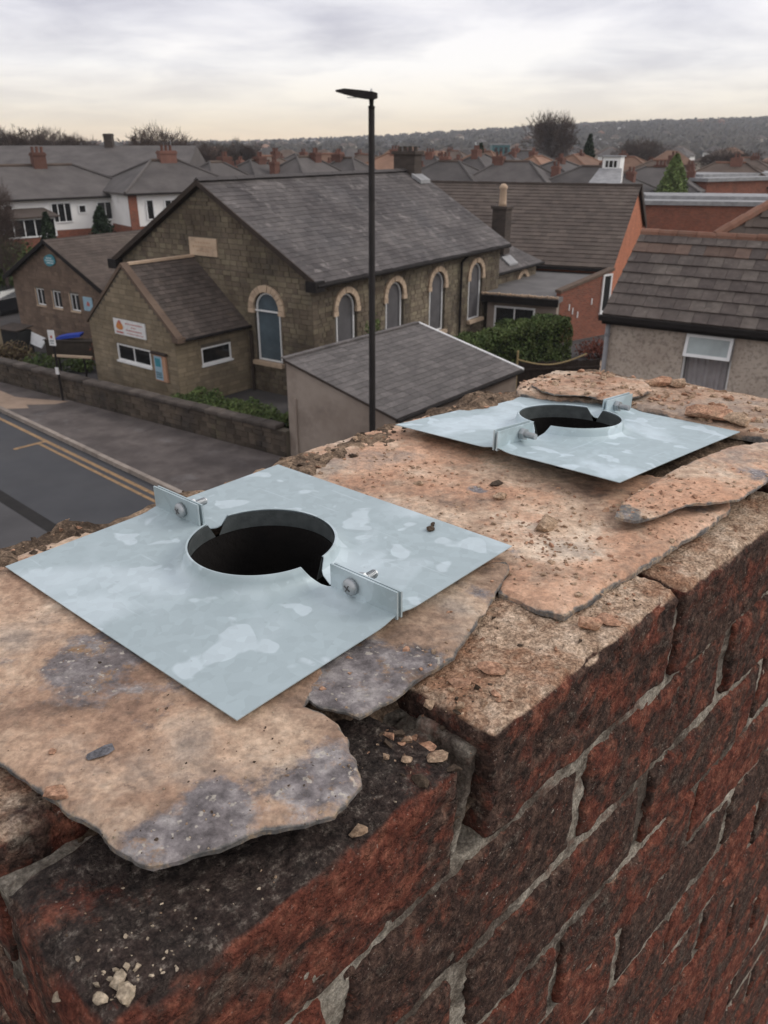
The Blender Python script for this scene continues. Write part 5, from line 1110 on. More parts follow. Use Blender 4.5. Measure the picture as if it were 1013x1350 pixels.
mb = MB(); mb.extrude([(-0.06, -0.06, 2.93), (3.46, -0.06, 3.62), (3.46, -0.06, 3.74), (-0.06, -0.06, 3.05)], (0, 0.35, 0)); mb.build('coping', 'stone_brown', le)
mb = MB(); mb.extrude([(-0.3, 0.26, 2.61), (3.4, 0.26, 2.70), (3.4, 4.8, 2.70), (-0.3, 4.8, 2.61)], (0, 0, 0.04)); mb.build('roof', 'felt', le)
rect_window(le, (2.75, 0, 1.75), X, -Y, 0.62, 1.75, 0.09, 0.0, (), sill=True)
mb = MB()
for (a, z_) in ((0.85, 1.9), (1.2, 1.7), (2.1, 2.2), (0.6, 2.1)): mb.span((a, -0.03, z_), (a + 0.05, 0.0, z_ + 0.28))
stuff(mb.build('wall_bracket', 'white_upvc', le))

# ================================================================== BROWN-ROOFED HALL with an orange brick gable
hall = thing('hall', 'long brown tiled hall with an orange brick gable end behind the chapel', 'building', (12.66, 46.41, -1.98), R(-21.75)); hall.scale = (1.22,) * 3
LH, DH, ze, zr, D2 = 16.0, 8.36, 3.73, 6.88, 14.2
ztail = zr - (D2 - DH) * 0.39
mb = MB(); mb.extrude([(0, 0.25, 0), (0, D2, 0), (0, D2, ztail), (0, DH, zr - 0.08), (0, 0.25, ze + 0.02)], (-LH, 0, 0)); mb.build('wall', 'brick_orange', hall)
vv_ = V((0, DH, zr - ze)); sl2 = vv_.length; vv_.normalize(); vn2 = V((0, -(zr - ze), DH)).normalized()
mb = MB(); mb.extrude([(0.10, 0, ze - 0.04), (0.10, DH, zr - 0.02), (0.10, DH, zr + 0.04), (0.10, 0, ze + 0.04)], (-LH - 0.1, 0, 0)); mb.extrude([(0.10, DH, zr - 0.02), (0.10, D2 + 0.3, ztail - 0.2), (0.10, D2 + 0.3, ztail - 0.12), (0.10, DH, zr + 0.05)], (-LH - 0.1, 0, 0)); hf = mb.build('roof', 'dark_wood', hall)
mb = MB(); tiles(mb, V((-LH, 0, ze + 0.05)), X, vv_, vn2, LH + 0.12, sl2, 0.34, 0.40, 0.030, seed=61); stuff(mb.build('roof_tiles', 'tile_brown', hf))
mb = MB(); rg = random.Random(3)
mb.span((0, -0.13, 0), (0.44, 0.13, 0.12)); rme = mb.mesh('ridge_tile', 'tile_brown')
for i in range(36): link('ridge_tile', rme, hf, (-LH + i * 0.45, DH, zr + 0.02 + rg.uniform(-0.01, 0.01)))
mb = MB(); mb.extrude([(0.12, DH, zr - 0.24), (0.12, D2 + 0.3, ztail - 0.45), (0.12, D2 + 0.3, ztail - 0.10), (0.12, DH, zr + 0.10)], (0.06, 0, 0)); mb.build('barge_board', 'dark_wood', hf)
mb = MB(); mb.span((-LH, -0.16, ze - 0.12), (0.05, -0.03, ze + 0.02)); mb.build('gutter', 'black_paint', hall)

# ================================================================== hedge, shrubs and other planting
def leaves(mb, pts, size, rg, flat=0.0):
    for p in pts:
        a = V((rg.gauss(0, 1), rg.gauss(0, 1), rg.gauss(0, 1) * (1 - flat))).normalized(); b_ = a.orthogonal().normalized(); c = a.cross(b_)
        s = size * rg.uniform(0.6, 1.4); mb.cur = rg.random(); p = V(p)
        mb.add([p - b_ * s, p + c * s * 0.55, p + b_ * s, p - c * s * 0.55], [(0, 1, 2, 3)])
def bush(name, label, cat, c, rad, n, size, mat, group=None, seed=1, power=0.42, inner='dark_wood'):
    rg = random.Random(seed); root = thing(name, label, cat, c, 0, group); mb = MB()
    P0 = []
    for _ in range(n):
        d = V((rg.gauss(0, 1), rg.gauss(0, 1), rg.gauss(0, 1))).normalized(); r = rg.random() ** power
        lump = 1 + 0.22 * math.sin(5 * d.x + seed) * math.cos(4 * d.y + 2 * seed) + 0.12 * math.sin(9 * d.z + 7 * d.x)
        P0.append((d.x * rad[0] * r * lump, d.y * rad[1] * r * lump, max(0.0, rad[2] * (0.95 + d.z * r * lump))))
    leaves(mb, P0, size, rg); stuff(mb.build('foliage', mat, root, recalc=False))
    sm = MB()
    for k in range(7): a = k * 0.9 + seed; sm.tube([(0, 0, 0), (math.cos(a) * rad[0] * 0.6, math.sin(a) * rad[1] * 0.6, rad[2] * 1.5)], [0.03, 0.008], 5)
    sm.build('stems', 'bark', root)
    return root
hg = thing('clipped_hedge', 'dense clipped green hedge beside the chapel and brick lean-to', 'hedge', (2.55, 29.7, 0), math.atan2(5.3, 5.3))
rg = random.Random(9); mb = MB(); pts = []
for _ in range(26000):
    x_ = rg.uniform(0, 6.9); f = rg.choice('tttfffbe'); w_ = 0.65
    if f == 't': y_, z_ = rg.uniform(-w_, w_), 2.36
    elif f == 'f': y_, z_ = -w_, rg.uniform(0, 2.36)
    elif f == 'b': y_, z_ = w_, rg.uniform(0, 2.36)
    else: x_, y_, z_ = 6.9, rg.uniform(-w_, w_), rg.uniform(0, 2.36)
    k = math.sin(x_ * 2.1) * 0.07 + math.sin(x_ * 5.3 + z_ * 3) * 0.07 + math.sin(z_ * 4.2 + x_) * 0.06
    ro = 0.25 * max(0, abs(y_) / w_ - 0.55) if f == 't' else 0.0
    dpt = rg.random() ** 2 * 0.28
    pts.append((x_ - (dpt if f == 'e' else 0) + k, y_ * (1 - dpt * 0.8 * (f in 'fb')) + k * (1 if y_ > 0 else -1), max(0.02, z_ - ro - (dpt if f == 't' else 0) + k * 0.8)))
leaves(mb, pts, 0.055, rg); stuff(mb.build('foliage', 'leaf_hedge', hg, recalc=False))
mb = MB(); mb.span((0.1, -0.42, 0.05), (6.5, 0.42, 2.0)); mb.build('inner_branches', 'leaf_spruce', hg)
bush('ivy_shrub', 'small leafy green shrub growing up against the chapel side wall', 'shrub', (-0.35, 28.75, 1.0), (0.45, 0.4, 1.3), 900, 0.06, 'leaf_hedge', seed=5)
lawn = MB(); rg = random.Random(12)
lp_ = []
for _ in range(9000):
    x_ = rg.uniform(0, 5.0); y_ = rg.uniform(0, 1.5); z_ = 0.85 + 0.10 * math.sin(x_ * 2.7) + 0.08 * math.sin(x_ * 7 + y_ * 5); lp_.append((x_, y_, z_ * rg.random() ** 0.3 + 0.02))
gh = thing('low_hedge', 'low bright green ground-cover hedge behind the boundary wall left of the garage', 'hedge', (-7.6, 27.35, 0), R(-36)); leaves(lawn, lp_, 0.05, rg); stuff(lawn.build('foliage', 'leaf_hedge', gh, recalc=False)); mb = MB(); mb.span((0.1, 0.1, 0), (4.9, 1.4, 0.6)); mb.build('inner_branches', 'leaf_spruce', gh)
bush('red_shrub', 'small russet shrub behind the boundary wall at the porch corner', 'shrub', (-6.75, 27.35, 0), (0.42, 0.35, 0.36), 700, 0.05, 'leaf_red', seed=3)
bush('dry_shrub', 'straggly dry brown shrub behind the wall at the far left', 'shrub', (-16.2, 34.6, 0), (1.1, 0.8, 0.62), 1500, 0.07, 'leaf_dry', 'shrubs in the chapel forecourt', seed=6)
bush('dry_shrub', 'low olive shrub between the dry shrub and the sign pole', 'shrub', (-14.4, 33.4, 0), (0.9, 0.7, 0.5), 1200, 0.06, 'leaf_hedge', 'shrubs in the chapel forecourt', seed=7)
bush('russet_shrub', 'russet brown bush against the annex wall below the poster', 'shrub', (-12.1, 35.2, 0), (0.8, 0.6, 0.75), 1400, 0.06, 'leaf_red', 'shrubs in the chapel forecourt', seed=8)
bush('green_shrub', 'low green shrub at the foot of the russet bush', 'shrub', (-13.1, 34.2, 0), (0.9, 0.5, 0.3), 900, 0.06, 'leaf_hedge', 'shrubs in the chapel forecourt', seed=9)
bush('rubble_shrub', 'reddish brown bramble at the foot of the brick lean-to', 'shrub', (9.9, 36.6, 0), (1.2, 0.7, 0.45), 1300, 0.06, 'leaf_red', seed=10)
bush('evergreen_bush', 'big dark green bush behind the forecourt at the left edge', 'shrub', (-25.0, 53.5, 0), (3.4, 2.2, 1.9), 4200, 0.16, 'leaf_hedge', seed=11)
# dark board fence and rope
fn_ = thing('board_fence', 'dark board fence below the clipped hedge', 'fence', (4.5, 29.9, 0), R(10))
for i in range(26):
    mb = MB(); mb.span((i * 0.15, 0, 0), (i * 0.15 + 0.142, 0.025, 1.42 + 0.02 * math.sin(i * 2.1))); mb.build('board', 'dark_wood', fn_)
mb = MB(); mb.span((0, -0.05, 1.1), (3.9, -0.002, 1.18)); mb.build('rail', 'dark_wood', fn_)
mb = MB(); mb.tube([(5.0 + 2.7 * t, 29.75 + 0.5 * t, 1.62 - 0.30 * math.sin(math.pi * t) + 0.10 * t) for t in [k / 16 for k in range(17)]], 0.03, 6); tag(mb.build('rope', 'rope'), 'sagging yellow rope in front of the dark board fence', 'rope')
rp_ = thing('rope_post', 'short wooden post holding the left end of the yellow rope', 'post', (5.0, 29.75, 0)); mb = MB(); mb.tube([(0, 0, 0), (0, 0, 1.95)], 0.035, 6); mb.build('post', 'rope', rp_)
struct(sheet('concrete_path', [(8.2, 31.5, 0.006), (9.3, 30.8, 0.006), (11.5, 36.5, 0.006), (9.6, 36.0, 0.006)], 'pavement_tan'))

# ------------------------------------------------------------------ forecourt clutter at the left
def car(label, loc, rz, mat, group=None):
    r = thing('parked_car', label, 'car', loc, rz, group); mb = MB()
    prof = [(-2.05, 0.30), (-2.1, 0.62), (-1.95, 0.86), (-1.25, 0.95), (-0.62, 1.40), (0.75, 1.43), (1.45, 0.98), (2.0, 0.90), (2.08, 0.55), (2.0, 0.30)]
    vs = []
    for sy, k in ((-0.82, 1.0), (0.82, 1.0)):
        vs += [(x_, sy * (1.0 if z_ < 1.1 else 0.80), z_) for x_, z_ in prof]
    n = len(prof); mb.add(vs, [tuple(range(n)), tuple(range(n, 2 * n))[::-1]] + [(i, (i + 1) % n, n + (i + 1) % n, n + i) for i in range(n)]); bo = mb.build('body', mat, r)
    for sy in (-1, 1):
        mb = MB(); mb.add([(x_, sy * y_, z_) for x_, y_, z_ in ((-1.1, 0.825, 0.98), (1.3, 0.825, 1.0), (0.72, 0.69, 1.37), (-0.6, 0.69, 1.35))], [(0, 1, 2, 3)]); mb.build('side_window', 'glass_dark', r, recalc=False)
        for wx in (-1.3, 1.3):
            mb = MB(); mb.tube([(wx, sy * 0.70, 0.31), (wx, sy * 0.84, 0.31)], 0.31, 16); wh = mb.build('wheel', 'rubber', r); mb = MB(); mb.tube([(wx, sy * 0.83, 0.31), (wx, sy * 0.85, 0.31)], 0.19, 12); mb.build('rim', 'lead', wh)
        mb = MB(); mb.box((-2.06, sy * 0.58, 0.70), (0.10, 0.34, 0.16)); mb.build('headlight', 'glass_frost', r)
    mb = MB(); mb.add([(-1.27, -0.74, 0.98), (-1.27, 0.74, 0.98), (-0.66, 0.62, 1.37), (-0.66, -0.62, 1.37)], [(0, 1, 2, 3)]); mb.build('windscreen', 'glass_frost', r, recalc=False)
    mb = MB(); mb.span((-2.13, -0.26, 0.45), (-2.10, 0.26, 0.56)); mb.build('number_plate', 'sign_white', r)
    return r
car('black car parked beyond the annex at the left edge', (-21.9, 47.2, 0), R(62), 'car_black')
bn = thing('dark_bin', 'dark lidded bin behind the dry shrub in the forecourt', 'bin', (-17.2, 37.6, 0), R(-30))
mb = MB(); mb.extrude([(-0.6, -0.4, 0), (0.6, -0.4, 0), (0.7, -0.45, 1.1), (-0.7, -0.45, 1.1)], (0, 0.8, 0)); mb.build('body', 'rubber', bn); mb = MB(); mb.extrude([(-0.75, -0.5, 1.12), (-0.75, 0.45, 1.22), (-0.75, 0.45, 1.27), (-0.75, -0.5, 1.17)], (1.5, 0, 0)); mb.build('lid', 'dark_wood', bn)
ws = MB(); ws.extrude([(-0.55, 0, 0.55), (0.2, 0, 0.42), (0.35, 0, 0.66), (0.65, 0, 0.72), (0.6, 0, 0.86), (-0.55, 0, 1.10)], (0, 0.03, 0)); tag(ws.build('white_board', 'white_sheet', None, (-16.0, 36.75, 0), (R(-18), 0, R(-28))), 'white board propped against the dark bin in the forecourt', 'board')
bl = MB(); bl.extrude([(-0.62, 0, 0), (0.55, 0, 0.16), (0.60, 0, 0.30), (-0.2, 0, 0.20), (-0.6, 0, 0.10)], (0, 0.35, 0.03)); tag(bl.build('blue_sheet', 'blue_sheet', None, (-14.3, 36.4, 0.85), (0, 0, R(-8))), 'bright blue plastic sheet in front of the annex wall', 'sheet')
mb = MB(); mb.span((-1.2, 0, 0), (1.2, 0.4, 0.83)); mb.box((0, 0.2, 0.85), (2.5, 0.5, 0.04)); tag(mb.build('planter_wall', 'stone_dark', None, (-14.25, 36.3, 0), (0, 0, R(-8))), 'low dark planter wall under the blue sheet', 'wall')
gp = MB(); gp.tube([(0, 0, 0), (0, 0, 1.55)], [0.20, 0.17], 8); gp.lathe([(0.20, 1.55), (0.22, 1.62), (0.06, 1.75)], (0, 0, 0), 8); tag(gp.build('gate_post', 'stone_porch', None, (-17.4, 36.2, 0)), 'squat tan stone gatepost at the left edge of the forecourt', 'post')

# ================================================================== HOUSES
def hip_mesh(w_, d, ze, zr, ov=0.35, gable=False):
    mb = MB(); x0, x1, y0_, y1_ = -w_ / 2 - ov, w_ / 2 + ov, -d / 2 - ov, d / 2 + ov
    rl = (0.0 if w_ < d * 1.05 else (w_ - d) / 2 + 0.3) if not gable else w_ / 2 + ov
    e = [(x0, y0_, ze), (x1, y0_, ze), (x1, y1_, ze), (x0, y1_, ze), (-rl, 0, zr), (rl, 0, zr)]
    mb.add(e + [(p[0], p[1], p[2] - 0.14) for p in e[:4]], [(0, 1, 5, 4), (1, 2, 5), (2, 3, 4, 5), (3, 0, 4), (0, 6, 7, 1), (1, 7, 8, 2), (2, 8, 9, 3), (3, 9, 6, 0), (6, 9, 8, 7)]); return mb
def house(name, label, loc, rz, w_, d, ze, zr, wallm, roofm, chims=(), lower=None, wins=(), group=None, gable=False, stackm='far_brick'):
    r = thing(name, label, 'house', (loc[0], loc[1], 0), rz, group)
    if lower: mb = MB(); mb.span((-w_ / 2, -d / 2, 0), (w_ / 2, d / 2, lower[1])); mb.build('lower_wall', lower[0], r)
    z0 = lower[1] if lower else 0
    mb = MB(); mb.span((-w_ / 2, -d / 2, z0), (w_ / 2, d / 2, ze)); mb.build('wall', wallm, r)
    if gable: mb2 = MB(); [mb2.add([(s * w_ / 2, -d / 2, ze), (s * w_ / 2, d / 2, ze), (s * w_ / 2, 0, zr - 0.1)], [(0, 1, 2)]) for s in (-1, 1)]; mb2.build('gable_wall', wallm, r, recalc=False)
    rf = hip_mesh(w_, d, ze, zr, gable=gable).build('roof', roofm, r)
    if not gable:
        ov = 0.35; rl = 0.0 if w_ < d * 1.05 else (w_ - d) / 2 + 0.3
        for sx in (-1, 1):
            for sy in (-1, 1): mb = MB(); mb.tube([(sx * (w_ / 2 + ov), sy * (d / 2 + ov), ze + 0.02), (sx * rl, 0, zr + 0.03)], 0.11, 6); mb.build('hip_tiles', roofm, rf)
        if rl: mb = MB(); mb.tube([(-rl, 0, zr + 0.03), (rl, 0, zr + 0.03)], 0.12, 6); mb.build('ridge_tiles', 'terracotta' if roofm != 'house_roof_grey' else 'house_roof_brown', rf)
        mb = MB(); mb.span((-w_ / 2 - ov - 0.06, -d / 2 - ov - 0.09, ze - 0.14), (w_ / 2 + ov + 0.06, -d / 2 - ov - 0.005, ze - 0.03)); mb.build('gutter', 'black_paint', rf)
    for (cx, cy, zt, sx, sy, pots) in chims:
        mb = MB(); mb.span((cx - sx / 2, cy - sy / 2, ze + 0.5), (cx + sx / 2, cy + sy / 2, zt)); mb.span((cx - sx / 2 - 0.05, cy - sy / 2 - 0.05, zt - 0.22), (cx + sx / 2 + 0.05, cy + sy / 2 + 0.05, zt - 0.08)); st2 = mb.build('chimney', stackm, r)
        for k in range(pots): mb = MB(); mb.lathe([(0.12, 0), (0.10, 0.3), (0.13, 0.34), (0.12, 0.38)], (cx + (k - (pots - 1) / 2) * 0.34, cy, zt), 8); mb.build('chimney_pot', 'far_brick', st2)
    for (x_, z_, ww, hh, bars, pn) in wins: rect_window(r, (x_, -d / 2, z_), X, -Y, ww, hh, 0.08, 0.0, bars, pane=pn, fthick=0.08, sill=False)
    return r
h1 = house('semi_detached_house', 'white rendered semi with a red brick ground floor at the left edge', (-28.9 + 3.0, 61.5 + 3.3), R(42), 13.5, 8.4, 5.45, 7.45, 'render_white', 'house_roof_grey', [(0.3, -0.2, 8.35, 0.95, 0.6, 3)], ('brick_red', 3.25), [(-4.2, 3.6, 0.7, 1.5, (), 'glass_dark'), (-0.9, 3.75, 1.5, 1.35, (0.33, 0.66), 'glass_dark'), (1.1, 4.3, 0.6, 0.6, (), 'glass_dark'), (2.5, 3.75, 1.3, 1.3, (0.5,), 'glass_dark'), (4.5, 3.6, 0.7, 1.5, (), 'glass_dark'), (3.0, 1.2, 1.3, 1.1, (0.5,), 'glass_frost'), (5.0, 1.2, 1.2, 1.1, (0.5,), 'glass_frost')])
by = MB(); by.span((-5.0, -6.0, 0), (-1.4, -4.21, 3.05)); byo = by.build('bay', 'brick_red', h1)
bw = rect_window(h1, (-5.0, -6.0, 3.05), X, -Y, 3.6, 1.25, 0.10, 0.0, (0.2, 0.4, 0.6, 0.8), pane='glass_dark', sill=False)
mb = MB(); mb.extrude([(-5.3, -6.3, 4.32), (-1.1, -6.3, 4.32), (-1.4, -4.2, 4.75), (-5.0, -4.2, 4.75)], (0, 0, 0.08)); mb.build('bay_roof', 'tile_brown', h1)
mb = MB(); mb.span((-1.5, -5.9, 3.06), (-1.42, -4.22, 4.3)); mb.build('bay_side', 'white_upvc', h1)
h2 = house('semi_detached_house', 'pale hipped house between the white semi and the chapel gable', (-16.7, 66.8), R(37), 9.2, 7.6, 5.75, 7.75, 'render_white', 'house_roof_grey', [(0.2, 0, 8.45, 1.3, 0.7, 3)], ('brick_red', 3.5), [(-3.4, 3.9, 0.6, 1.4, (), 'glass_dark'), (-2.0, 3.9, 1.6, 1.35, (0.33, 0.66), 'glass_dark'), (1.6, 3.9, 1.2, 1.35, (0.5,), 'glass_dark'), (-3.5, 1.7, 1.9, 1.4, (0.33, 0.66), 'glass_frost')])
mb = MB(); mb.span((-4.66, -3.92, 0), (-4.05, -3.79, 5.6)); mb.build('brick_pier', 'brick_red', h2)
lr = house('long_slate_building', 'long low building with a wide slate roof behind the white semi', (-36.0, 92), R(2), 32, 15, 6.1, 8.72, 'brick_dark', 'house_roof_grey', [(7.4, -0.2, 9.85, 0.85, 0.85, 0)], None, [(8.2, 4.9, 1.4, 0.8, (0.5,), 'glass_frost'), (10.6, 4.9, 1.6, 0.8, (0.5,), 'glass_frost'), (13.0, 4.9, 1.4, 0.8, (0.5,), 'glass_frost')], gable=True, stackm='brick_dark')
mb = MB(); mb.tube([(14.3, -3, 6.8), (14.3, -3, 9.3)], 0.05, 6); mb.build('vent_pipe', 'lead', lr)
HL = [(-14.2, 74, 7.49, 'g', 0.6), (-11.6, 79, 7.53, 'g', 0.6), (-13.3, 100, 7.59, 'b', .5), (-11.4, 113, 7.68, 'g', .6), (-7.2, 80, 7.81, 'g', .62), (-6.6, 104, 7.77, 'o', .6), (-3.6, 86, 7.62, 'g', .6), (-2.2, 112, 7.62, 'b', .6), (1.0, 100, 7.85, 'o', .6), (4.9, 99, 7.65, 'g', .6), (5.9, 80, 7.43, 'g', .6), (10.2, 93, 7.85, 'g', .6), (11.6, 78, 7.47, 'g', .62), (16.8, 118, 7.61, 'g', .6), (18.2, 104, 7.53, 'o', .6), (17.2, 86, 7.32, 'g', .6), (25.6, 116, 7.55, 'o', .6), (18.2, 76, 7.1, 'g', .62), (25.8, 83, 6.9, 'g', .5), (29.0, 92, 7.3, 'b', .6), (35.6, 90, 7.1, 'b', .5), (53.7, 130, 6.96, 'b', .6), (5.2, 140, 7.69, 'o', .6), (12.1, 150, 7.71, 'b', .6), (23.7, 150, 7.71, 'g', .6), (15.5, 136, 7.73, 'o', .6), (33.0, 121, 7.21, 'o', .6)]
ords = ['first', 'second', 'third', 'fourth', 'fifth', 'sixth', 'seventh', 'eighth', 'ninth', 'tenth', 'eleventh', 'twelfth', 'thirteenth', 'fourteenth', 'fifteenth', 'sixteenth', 'seventeenth']
HL.sort(key=lambda h: h[0] / h[1]); cnt = {}
cname = {'g': 'grey slate', 'b': 'brown tiled', 'o': 'orange tiled'}
for i, (hx, hy, zr, k, rot) in enumerate(HL):
    row = 'nearer' if hy < 95 else 'farther'; cnt[(row, k)] = cnt.get((row, k), 0) + 1; oi = cnt[(row, k)]
    rg = random.Random(200 + i); w_, d = rg.uniform(8.2, 10.5), rg.uniform(7.2, 8.4); ze = zr - (rg.uniform(2.3, 2.8) if hx < 17 else rg.uniform(1.8, 2.1))
    lab = f'{ords[oi-1]} {cname[k]} hipped roof from the left in the {row} house rows'
    wm = 'render_cream' if hx > 18 or rg.random() < 0.35 else ('brick_red' if rg.random() < 0.6 else 'render_white')
    house('hipped_house', lab, (hx, hy), R(rg.choice([-30, -34, 56, 58, -28])), w_, d, ze, zr, wm, {'g': 'house_roof_grey', 'b': 'house_roof_brown', 'o': 'house_roof_orange'}[k], [(rg.uniform(-1.5, 1.5), rg.uniform(-0.5, 0.5), zr + rg.uniform(0.15, 0.55), rg.uniform(0.8, 1.2), 0.7, rg.choice([2, 2, 3]))] + ([(rg.choice([-1, 1]) * w_ / 2 * 0.7, 1.0, zr - 0.35, 0.7, 0.6, 2)] if rg.random() < 0.5 else []), None,
          [(-w_ / 2 + 1.0, ze - 1.7, 1.5, 1.2, (0.5,), 'glass_dark'), (w_ / 2 - 2.6, ze - 1.7, 1.5, 1.2, (0.5,), 'glass_dark')], 'houses beyond the chapel')
dm = thing('dormer_house_extension', 'white box dormer on a lean-to roof among the houses right of the hall', 'building', (18.7, 71.5, 0), R(-25))
mb = MB(); mb.span((-0.7, -0.8, 5.0), (0.7, 1.0, 7.95)); mb.build('wall', 'render_white', dm); rect_window(dm, (-0.55, -0.8, 7.08), X, -Y, 1.1, 0.7, 0.10, 0.0, (0.33, 0.66), sill=False, fthick=0.08); mb = MB(); mb.extrude([(-1.2, -4.6, 5.6), (1.6, -4.6, 5.6), (0.9, -0.82, 7.0), (-0.9, -0.82, 7.0)], (0, 0, 0.12)); mb.build('lean_to_roof', 'lead', dm); mb = MB(); mb.span((-1.6, -4.8, 0), (1.6, 1.4, 5.1)); mb.build('base_wall', 'brick_red', dm)
mb = MB(); mb.span((-0.8, -0.95, 7.95), (0.8, 1.1, 8.05)); mb.build('roof', 'lead', dm)
# flat-roofed brick blocks
for lab, (bx, by_), rz, w_, d, h_ in (('low flat-roofed red brick block behind the rendered house', (24.6, 64.6), R(-12), 12.2, 7.5, 5.0), ('taller flat-roofed red brick block at the right edge behind the low block', (37.5, 84.5), R(28), 17, 9, 6.0)):
    b_ = thing('flat_roofed_block', lab, 'building', (bx, by_, 0), rz, 'flat-roofed brick blocks')
    mb = MB(); mb.span((-w_ / 2, 0, 0), (w_ / 2, d, h_ - 0.3)); mb.build('wall', 'brick_red', b_); mb = MB(); mb.span((-w_ / 2 - 0.25, -0.25, h_ - 0.3), (w_ / 2 + 0.25, d + 0.25, h_)); mb.build('roof', 'lead', b_)
    mb = MB(); mb.span((-w_ / 2 + 1.5, 2, h_ + 0.002), (w_ / 2 - 1.0, d - 1, h_ + 0.25)); mb.build('roof_upstand', 'lead', b_)
tb = thing('teal_tower_block', 'teal clad block standing far off above the roofs', 'building', (43.5, 330, 0), 0); mb = MB(); mb.span((-3.0, 0, 0), (3.6, 7, 8.2)); mb.build('wall', 'teal_clad', tb); mb = MB(); mb.span((-3.2, -0.2, 8.2), (3.8, 7.2, 8.7)); mb.build('roof', 'lead', tb)
for q in range(3):
    mb = MB(); mb.span((-2.2 + 1.9 * q, -0.06, 4.4), (-1.0 + 1.9 * q, -0.01, 7.4)); mb.build('window', 'glass_dark', tb)

# ================================================================== TREES
def bare_tree(h, spread, seed, levels=8, trunk=0.30):
    rg = random.Random(seed); tk, tw_ = MB(), MB()
    def grow(p, d, L, r, lv):
        q = p + d * L; (tk if lv < 2 else tw_).tube([p, q], [r, r * 0.72], 5 if lv < 2 else 3, False)
        if lv >= levels: return
        for _ in range(3 if lv < 4 else rg.choice([2, 2, 3])):
            ax = V((rg.gauss(0, 1), rg.gauss(0, 1), rg.gauss(0, 0.5))); nd_ = (d + ax.normalized() * spread * rg.uniform(0.5, 1.1) + Zk * 0.12).normalized()
            grow(p + d * L * rg.uniform(0.7, 1.0), nd_, L * rg.uniform(0.66, 0.86), max(r * 0.55, 0.020), lv + 1)
    grow(V((0, 0, 0)), Zk, h * 0.26, trunk, 0)
    zs = max(v[2] for v in tw_.v) / h
    for _ in range(6500):                                  # fine outer twigs fill the crown
        d = V((rg.gauss(0, 1), rg.gauss(0, 1), rg.gauss(0, 1))).normalized(); r = rg.random() ** 0.45 * (0.85 + 0.25 * math.sin(4 * d.x + seed) * math.cos(5 * d.z + d.y * 3))
        p = V((d.x * r * 0.36 * h, d.y * r * 0.36 * h, h * (0.62 + d.z * r * 0.38))) * zs; q = p + (d + V((rg.gauss(0, 0.5), rg.gauss(0, 0.5), 0.4 + rg.gauss(0, 0.4)))).normalized() * rg.uniform(0.04, 0.09) * h * zs
        tw_.tube([p, q], [0.016 * zs, 0.008 * zs], 3, False)
    for m_ in (tk, tw_): m_.v = [(x_ / zs, y_ / zs, z_ / zs) for x_, y_, z_ in m_.v]
    return tk.mesh('trunk', 'bark'), tw_.mesh('crown', 'twig', recalc=False)
TM = [bare_tree(10, 0.80, s, 8) for s in (3, 8, 15)]
def plant_tree(label, x, y, h, i, sc=1.0, group='bare winter trees'):
    t = thing('bare_tree', label, 'tree', (x, y, 0), i * 1.3, group)
    for k, nm in ((0, 'trunk'), (1, 'crown')):
        o = link(nm, TM[i % 3][k], t); o.scale = (h / 10 * sc, h / 10 * sc, h / 10)
        if k: stuff(o)
plant_tree('tallest bare tree, broad and dense, standing on the skyline right of the lamp', 32.3, 170, 14.6, 0, 0.80)
plant_tree('bushy bare tree behind the pale hipped house', -27.5, 110, 10.9, 1, 1.2)
plant_tree('bare tree on the skyline at the left edge', -57, 131, 11.6, 2)
plant_tree('rounded bare tree left of the dark chimney on the skyline', -50, 131, 11.2, 0)
plant_tree('faint bare tree right beside the dark chimney on the skyline', -48.5, 142, 10.2, 1)
plant_tree('small bare tree on the skyline above the chapel gable', -24.7, 150, 9.6, 2, 0.9)
plant_tree('low spreading bare tree left of the small skyline tree', -28.5, 140, 9.4, 0, 1.3)
plant_tree('bare tree beside the bushy one behind the pale house', -24.2, 108, 9.0, 2, 1.2)
plant_tree('bare tree in front of the wooded hill, right of the spruce', 54, 180, 9.9, 1, 1.5)
plant_tree('brownish bare tree far right in front of the wooded hill', 62.5, 160, 8.2, 2, 1.6)
plant_tree('slender bare tree in front of the white semi', -22.8, 50, 7.2, 1, 0.55)
def conifer(name, label, x, y, h, r, n, mat, seed, size):
    t = thing(name, label, 'tree', (x, y, 0), 0, 'evergreen trees'); rg = random.Random(seed); mb = MB(); pts = []
    for _ in range(n):
        f = rg.random() ** 0.75; a = rg.uniform(0, 6.283); rr = r * (1 - f) ** 0.75 * (0.78 + 0.22 * math.sin(a * 5 + f * 23 + seed) + rg.uniform(-0.12, 0.1)) * (rg.random() ** 0.25) + 0.05
        pts.append((math.cos(a) * rr, math.sin(a) * rr, 0.3 + f * (h - 0.3) - 0.12 * rr))
    leaves(mb, pts, size, rg); stuff(mb.build('crown', mat, t, recalc=False)); tk = MB(); tk.tube([(0, 0, 0), (0, 0, h * 0.9)], [0.2, 0.03], 6); tk.build('trunk', 'bark', t)
conifer('cypress_tree', 'bright green cone-shaped conifer behind the flat-roofed block', 25.0, 75.0, 8.1, 3.1, 11000, 'leaf_conifer', 4, 0.13)
conifer('spruce_tree', 'dark narrow spruce on the skyline right of the tallest bare tree', 27.9, 120, 10.0, 2.3, 3500, 'leaf_spruce', 5, 0.22)
conifer('garden_conifer', 'dark pointed conifer in front of the white semi', -22.0, 55.5, 4.9, 1.2, 2500, 'leaf_spruce', 6, 0.11)
conifer('garden_conifer', 'broad dark bushy conifer between the two pale houses', -18.6, 56.0, 5.2, 1.9, 3500, 'leaf_spruce', 7, 0.12)
conifer('distant_conifer', 'small dark conifer on the roofline right of the big dark chapel chimney', 12.6, 115, 8.9, 1.9, 900, 'leaf_spruce', 8, 0.25)

